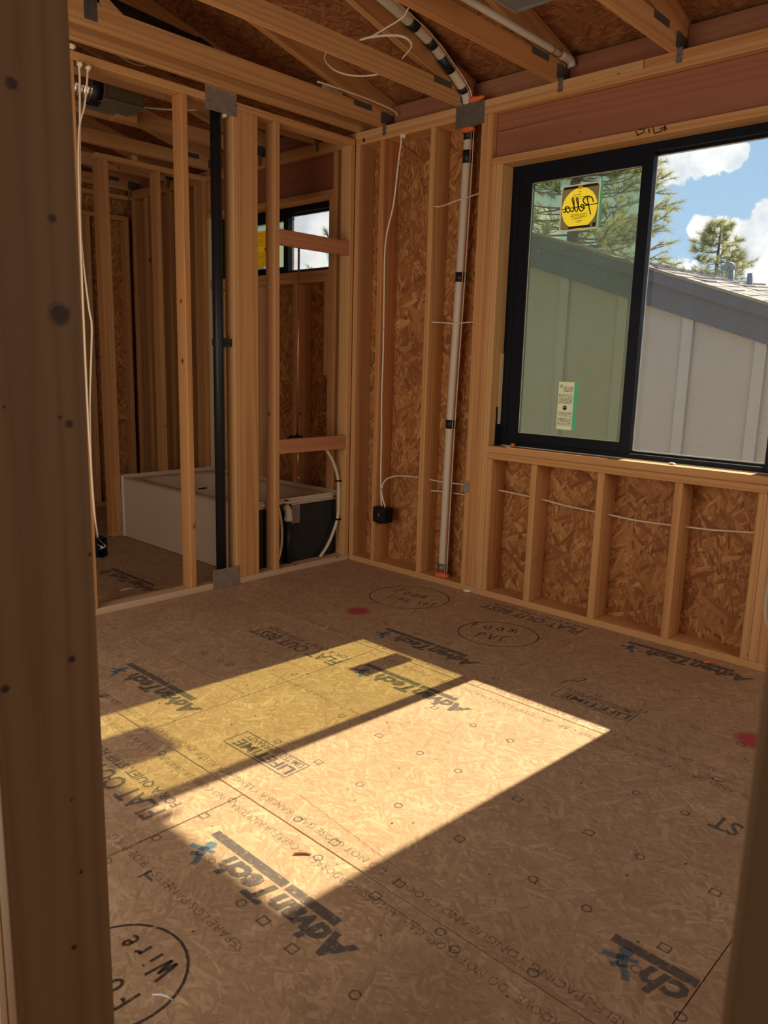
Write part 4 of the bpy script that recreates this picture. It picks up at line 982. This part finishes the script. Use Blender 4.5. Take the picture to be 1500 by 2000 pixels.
cable([(.60, -.80, 2.872), (.545, -.76, 2.860), (.520, -.68, 2.842), (.55, -.61, 2.828), (.63, -.55, 2.820), (.74, -.49, 2.830)], 'pale cable loop sagging below the second truss', .0045)
cable([(.262, -.56, 2.866), (.27, -.49, 2.866), (.275, -.228, 2.868), (.28, .012, 2.858), (.285, .085, 2.835)], 'pale cable lying on the truss nearest the corner', .0050)
cable([(-.30, -1.5, 2.90), (-.20, -1.42, 2.83), (-.10, -1.40, 2.80), (.0, -1.46, 2.79), (.03, -1.6, 2.80)], 'pale cable above the bathroom partition plate', .005)
cable([(-.95, -1.05, 2.868), (-.86, -.95, 2.850), (-.70, -.80, 2.842), (-.52, -.66, 2.85)], 'pale cable running from the duct box across the bathroom trusses', .0055)
cable([(3.620, -3.075, 1.165), (3.606, -3.085, 1.175), (3.603, -3.09, 1.20), (3.611, -3.09, 1.26), (3.632, -3.085, 1.32)], 'pale cable bending into the switch box on the near right post', .007)

# pale foam around holes
for i, (p, r_, lb) in enumerate([((.392, .012, 2.690), .020, 'lump of pale foam where a cable enters above the corner outlet box'), ((.015, -1.806, 2.672), .017, 'pale foam plug around the near cable on the partition plate'), ((.012, -1.764, 2.668), .015, 'second pale foam plug beside the first on the partition plate'), ((-.012, -1.83, 2.745), .018, 'pale foam lump on top of the partition plate'), ((-.03, -1.068, 2.685), .016, 'pale foam on the left of the black vent stack at the top'), ((-.03, -.975, 2.655), .020, 'pale foam on the right of the black vent stack at the top')]):
    o = blob('foam_plug', p, r_, FOAM, None, i+11, (1.3, .8, .9), .25); tag(o, lb, 'foam')

# ------------------------------------------------------------------ PEX tube and shower plumbing
px = empty('water_tube', (-.05, -.17, .77)); tag(px, 'pale plastic water tube curving down beside the tub drain, in the corner bay', 'pipe')
tube('tube', [(-.05, -.20, .80), (-.05, -.17, .77), (-.05, -.103, .675), (-.05, -.060, .559), (-.05, -.052, .422), (-.05, -.060, .298), (-.05, -.110, .18), (-.05, -.164, .099), (-.05, -.219, .045)], .0105, PEX, px, 10, sp=5)
for z_, y_ in ((.552, -.058), (.285, -.062)):
    board('clamp', (-.066, y_-.018, z_-.004), (-.034, y_+.024, z_+.006), BLACK, px, .001)
p2 = empty('water_tube', (-.05, -.57, .46)); tag(p2, 'pale plastic water tube bowing out behind the stud beside the tub drain', 'pipe')
tube('tube', [(-.05, -.60, .47), (-.05, -.572, .40), (-.05, -.552, .28), (-.05, -.560, .15), (-.05, -.60, .04)], .009, PEX, p2, 10, sp=5)
RX, RY = -.062, -.415
cp = empty('shower_riser', (RX, RY, .59)); tag(cp, 'thin copper riser with a dark valve body behind the corner blocking', 'pipe')
tube('riser', [(RX, RY+.004, 2.03), (RX, RY, .87)], .0065, COPPER, cp, 10)
tube('tub_drop', [(RX, RY, .845), (RX, RY+.012, .60)], .0065, COPPER, cp, 10); tube('end_cap', [(RX, RY+.012, .615), (RX, RY+.012, .590)], .010, COPPER, cp, 10)
bm = bmesh.new(); bm_tube(bm, [(0, -.075, 0), (0, .035, 0)], .013, 12); bm_tube(bm, [(0, 0, -.012), (0, 0, .026)], .012, 12); bm_tube(bm, [(0, -.05, -.01), (0, -.05, .022)], .010, 10); bm_tube(bm, [(-.03, 0, 0), (.024, 0, 0)], .014, 12)
link('valve_body', bm_mesh(bm, 'vb', True), BLACK, cp, Vector((RX, RY, .862))-Vector(cp.location))

# ------------------------------------------------------------------ duct boots
def duct_boot(cx, cy, sx, sy, label, flex):
    o = empty('duct_boot', (cx, cy, ZC)); tag(o, label, 'duct')
    h = .15; bm = bmesh.new()
    for a, b in (((-sx/2, -sy/2, 0), (sx/2, -sy/2+.002, h)), ((-sx/2, sy/2-.002, 0), (sx/2, sy/2, h)), ((-sx/2, -sy/2, 0), (-sx/2+.002, sy/2, h)), ((sx/2-.002, -sy/2, 0), (sx/2, sy/2, h))): bm_box(bm, a, b)
    link('boot_body', bm_mesh(bm, 'bb'), CARD if flex else DUCT, o)
    bm = bmesh.new(); bm_box(bm, (-sx/2+.002, -sy/2+.002, .012), (sx/2-.002, sy/2-.002, .016)); bmesh.ops.translate(bm, verts=bm.verts, vec=(0, 0, -.011)); link('boot_cover', bm_mesh(bm, 'bc'), DUCT, o)
    bm = bmesh.new(); e = .014
    for a, b in (((-sx/2-e, -sy/2-e, -.002), (sx/2+e, -sy/2, 0)), ((-sx/2-e, sy/2, -.002), (sx/2+e, sy/2+e, 0)), ((-sx/2-e, -sy/2, -.002), (-sx/2, sy/2, 0)), ((sx/2, -sy/2, -.002), (sx/2+e, sy/2, 0))): bm_box(bm, a, b)
    link('boot_flange', bm_mesh(bm, 'bf'), STEEL, o)
    return o
duct_boot(-0.765, -1.215, .245, .225, 'sheet metal duct boot between the bathroom trusses', True)
duct_boot(1.862, -.952, .26, .32, 'dark duct boot at the top edge of the view above the window', False)
fd = empty('flexible_duct', (-.76, -1.46, 2.83)); tag(fd, 'shiny crinkled foil duct joining the bathroom duct boot', 'duct')
pts = [(-.765, -1.345-k*.006, 2.835) for k in range(120)]
tube('foil_sleeve', pts, .075, FOIL, fd, 20, radii=[.070+(.010 if k % 3 == 1 else 0) + rng.uniform(-.003, .003) for k in range(120)])
tube('black_collar', [(-.765, -1.325, 2.835), (-.765, -1.385, 2.835)], .086, BLACK2, fd, 20)

# ------------------------------------------------------------------ debris
def sliver(x, y, a, L, wdt, label, mat=WOODCHIP, z_=0.0, bend=.004):
    o = empty('wood_sliver', (x, y, z_)); tag(o, label, 'debris')
    dx, dy = math.cos(a)*L/2, math.sin(a)*L/2; nx, ny = -math.sin(a)*bend, math.cos(a)*bend
    tube('splinter', [(x-dx, y-dy, z_+wdt*.4), (x-dx*.3+nx, y-dy*.3+ny, z_+wdt*.5), (x+dx*.4+nx, y+dy*.4+ny, z_+wdt*.5), (x+dx, y+dy, z_+wdt*.4)], wdt/2, mat, o, 7, radii=[wdt*.25, wdt*.5, wdt*.45, wdt*.2])
sliver(2.29, -2.383, .75, .05, .008, 'reddish wood sliver lying in the sun patch')
sliver(2.73, -.381, .95, .07, .008, 'curved wood sliver on the shaded floor near the right post')
sliver(2.455, -2.918, .5, .05, .006, 'thin pale splinter by the circled writing at the bottom left', WHITE)
sliver(-.327, -1.49, 1.55, .085, .008, 'white shaving on the bathroom floor', WHITE, 0, .012)
sliver(2.525, -.075, .9, .055, .014, 'orange chip on the dark print by the window wall', ORANGE)
sliver(1.047, -.012, .3, .045, .018, 'white chip beside the plate below the window jamb', WHITE)
o = blob('plastic_cap', (.940, -2.318, .012), .016, WHITE, None, 4, (1.2, 1, .7), .2); tag(o, 'white crumpled cap on the floor joint by the near left post', 'debris')
o = blob('shiny_scrap', (2.957, -1.125, .006), .011, STEEL, None, 5, (1.3, .8, .5), .35); tag(o, 'shiny metal scrap beside the floor joint on the right', 'debris')
o = empty('foam_crumb', (1.262, .055, ZS)); tag(o, 'orange foam crumb on a pale shaving at the left of the window sill', 'debris')
blob('crumb', (1.272, .050, ZS+.012), .013, ORANGE, o, 8, (1, 1, .9), .15); blob('shaving', (1.245, .05, ZS+.004), .016, WHITE, o, 9, (1.6, .6, .2), .2)
o = blob('sill_crumb', (2.20, .055, ZS+.006), .010, WHITE, None, 12, (1.8, .8, .6), .3); tag(o, 'white crumb on the window sill below the clear pane', 'debris')
# chips of pale wood and foam stuck on studs
for i, p in enumerate([(.0015, -.627, 1.62), (.0015, -.632, 1.50), (.0015, -.640, 1.46), (.0015, -1.25, 1.15), (.0015, -1.252, 1.06)]):
    pass

# ------------------------------------------------------------------ outdoors
gr = board('ground', (-60, 1.2, -3.25), (60, 120, -3.0), DIRT, None, 0); gr['kind'] = 'structure'
nh = empty('neighbor_house', (0.5, 3.6, -3.0)); tag(nh, 'grey board and batten gable house outside the large window', 'house')
NY = 3.0
XRG = -0.72            # ridge
def ztop(x): return 2.225 - .3265*(x-.578) if x >= XRG else 2.225 - .3265*(XRG-.578) - .3265*(XRG-x)
# wall panels between batten centres
bx = [-0.257+.6034*k for k in range(-9, 10)]
pe = bx[0::2]
for a, b in zip(pe, pe[1:]):
    xs = [a+.045] + ([XRG] if a+.045 < XRG < b+.045 else []) + [b+.045]
    poly = [(xs[0]+.001, -3.0), (xs[-1]-.001, -3.0)] + [(x, ztop(x)-.05) for x in reversed(xs)]
    prism('siding_panel', poly, 1, NY, NY+.02, SIDING, nh)
for x in bx:
    prism('batten', [(x, -3.0), (x+.0915, -3.0), (x+.0915, ztop(x+.0915)-.06), (x, ztop(x)-.06)], 1, NY-.034, NY-.0005, BATT, nh)
def rake(name, y0, y1, d0, d1, mat):
    for xa, xb in ((XRG, 5.9), (-5.9, XRG)):
        prism(name, [(xa, ztop(xa)-d1), (xb, ztop(xb)-d1), (xb, ztop(xb)-d0), (xa, ztop(xa)-d0)], 1, y0, y1, mat, nh)
rake('rake_board', NY-.058, NY-.035, .085, .305, TRIMG); rake('rake_trim', NY-.098, NY-.059, -.005, .105, TRIMG); rake('drip_edge', NY-.108, NY-.099, -.012, .012, STEELD)
# roof: bilinear patch of overlapping shingle tabs
lr = random.Random(21)
def roofpt(x, y):
    t_ = max(0, min(1, (y-2.9)/1.7)); return ztop(x) + t_*max(0, (x+.19))*.095
bm = bmesh.new()
for xa, xb in ((XRG, 5.9), (-5.9, XRG)):
    nu, nv = 12, 6; gv = [[bm.verts.new((xa+(xb-xa)*i/nu, 2.9+1.7*j/nv, roofpt(xa+(xb-xa)*i/nu, 2.9+1.7*j/nv))) for j in range(nv+1)] for i in range(nu+1)]
    for i in range(nu):
        for j in range(nv): bm.faces.new((gv[i][j], gv[i+1][j], gv[i+1][j+1], gv[i][j+1]))
bmesh.ops.translate(bm, verts=bm.verts, vec=-Vector(nh.location)); link('roof_deck', bm_mesh(bm, 'rd'), SHING, nh)
bm = bmesh.new(); x = XRG
while x < 4.5:
    y = 2.9 - lr.uniform(0, .1)
    while y < 4.6:
        wd_ = lr.choice([.09, .14, .18, .23]); y1_ = min(y+wd_, 4.6); hh = lr.choice([.006, .010, .014, .020])
        vs = [bm.verts.new((xx, yy, roofpt(xx, yy)+zz)) for (xx, zz) in ((x, .002), (x+.15, hh)) for yy in (max(y, 2.9), y1_-.006)]
        v2_ = [bm.verts.new((x+.15, yy, roofpt(x+.15, yy)-.01)) for yy in (max(y, 2.9), y1_-.006)]
        if y1_-.006 > max(y, 2.9):
            bm.faces.new((vs[0], vs[2], vs[3], vs[1])); bm.faces.new((vs[2], v2_[0], v2_[1], vs[3])); bm.faces.new((vs[0], v2_[0], vs[2]))
        y = y1_
    x += .135
bmesh.ops.translate(bm, verts=bm.verts, vec=-Vector(nh.location)); o = link('shingles', bm_mesh(bm, 'sh'), SHING, nh); o['kind'] = 'stuff'
def vent(x, y, zb, zt_, r_, hood):
    o = tube('roof_vent', [(x, y, zb), (x, y, zt_)], r_, VENTG, nh, 16)
    if hood: tube('vent_hood', [(x, y, zt_-.02), (x-.005, y, zt_+.02), (x-.03, y-.01, zt_+.035), (x-.055, y-.02, zt_+.015), (x-.058, y-.02, zt_-.02)], r_*1.1, VENTG, nh, 14, sp=4)
vent(0.875, 4.15, 1.9, 2.315, .026, True); vent(1.050, 4.15, 1.9, 2.262, .028, False)
board('back_wall', (-5.4, 4.5, -3.0), (5.4, 4.55, 1.0), SIDING, nh, 0)

def pine(name, loc, h, z0, rad, n_br, seed, label, mat, nl=.13, tufts=7, npt=34, top_pow=.8, group=None):
    lr = random.Random(seed); o = empty(name, loc); tag(o, label, 'tree', group)
    bm = bmesh.new(); bm_tube(bm, [(0, 0, 0), (.05, .03, h*.4), (-.03, .05, h*.75), (0, 0, h)], .1, 9, True, [h*.018, h*.014, h*.008, h*.002])
    link('trunk', bm_mesh(bm, 'trunk', True), BARK, o)
    bm = bmesh.new(); V = []; F = []
    def tuft(p, dr):
        for _ in range(npt):
            d_ = (dr*0.9 + Vector((lr.gauss(0, .6), lr.gauss(0, .6), lr.gauss(.15, .6)))).normalized()
            L = nl*lr.uniform(.7, 1.15); s_ = d_.orthogonal().normalized()*nl*.022
            q_ = p + dr*lr.uniform(-.06, .04); k = len(V)
            V.extend([q_-s_, q_+s_, q_+d_*L]); F.append((k, k+1, k+2))
    for b in range(n_br):
        f = (b+lr.random())/n_br; zb = z0+(h-z0)*f
        a = lr.uniform(0, 2*PI); L = rad*(1-f)**top_pow*lr.uniform(.7, 1.1)+.12
        dirv = Vector((math.cos(a), math.sin(a), 0))
        pts = [Vector((0, 0, zb)), dirv*L*.35+Vector((0, 0, zb-.02*L)), dirv*L*.7+Vector((lr.uniform(-.1, .1)*L, lr.uniform(-.1, .1)*L, zb+.02*L)), dirv*L+Vector((0, 0, zb+.16*L))]
        sp_ = spline(pts, 3); bm_tube(bm, sp_, .02, 5, False, [max(.004, .018*(1-i/len(sp_))*L/rad+.003) for i in range(len(sp_))])
        for t_ in range(tufts):
            u_ = lr.uniform(.35, 1.0) if t_ else 1.0
            p = along(sp_, u_); side = Vector((lr.gauss(0, 1), lr.gauss(0, 1), lr.gauss(.3, .5))).normalized()
            tip = p + (dirv*.5+side*.8)*L*.22*(1.1-u_*.4) if t_ else p
            if t_: bm_tube(bm, [p, p.lerp(tip, .5)+Vector((0, 0, -.01)), tip], .006, 4, False, [.009, .006, .004])
            tuft(tip, (tip-p).normalized() if t_ else dirv)
            if t_ and lr.random() < .6: tuft(p.lerp(tip, .6), side)
    link('branches', bm_mesh(bm, 'br', True), BARK, o)
    me = bpy.data.meshes.new('needles'); me.from_pydata([tuple(v) for v in V], [], F); me.update()
    nd = link('needles', me, mat, o); nd['kind'] = 'stuff'
    return o
pine('pine_tree', (-3.75, 9.0, -3.0), 10.5, 5.4, 1.85, 150, 3, 'sparse pine behind the dusty sliding pane, branches above the neighbour roof', NEEDLE, .15, 11, 34)
pine('pine_tree', (-5.42, 20.0, -3.0), 8.6, 5.0, 1.5, 90, 5, 'small rounded pine beyond the neighbour roof vents', NEEDLE, .20, 8, 26, .6)
pine('pine_tree', (-13.0, 9.0, -3.0), 6.9, 3.2, 1.7, 40, 8, 'pine top low in the bathroom window behind the yellow label', NEEDLE2, .2, 7, 24)
pine('pine_tree', (-8.72, 9.0, -3.0), 9.2, 5.3, 1.62, 60, 12, 'pine whose branch tips show at the right edge of the bathroom window', NEEDLE2, .14, 7, 24)

# ------------------------------------------------------------------ families of like things
GROUPS = {'protection_plate': 'steel protection plates on the wall plates', 'foam_plug': 'pale foam plugs around drilled holes', 'fire_foam': 'orange foam around the white pipe',
          'cable': 'pale electrical cables', 'outlet_box': 'black electrical boxes', 'pine_tree': 'pines outside the windows', 'wood_sliver': 'scraps lying on the floor', 'water_tube': 'pale water tubes by the tub', 'duct_boot': 'duct boots between the trusses'}
for o in list(C.objects):
    k = o.name.split('.')[0]
    if o.parent is None and k in GROUPS: o['group'] = GROUPS[k]
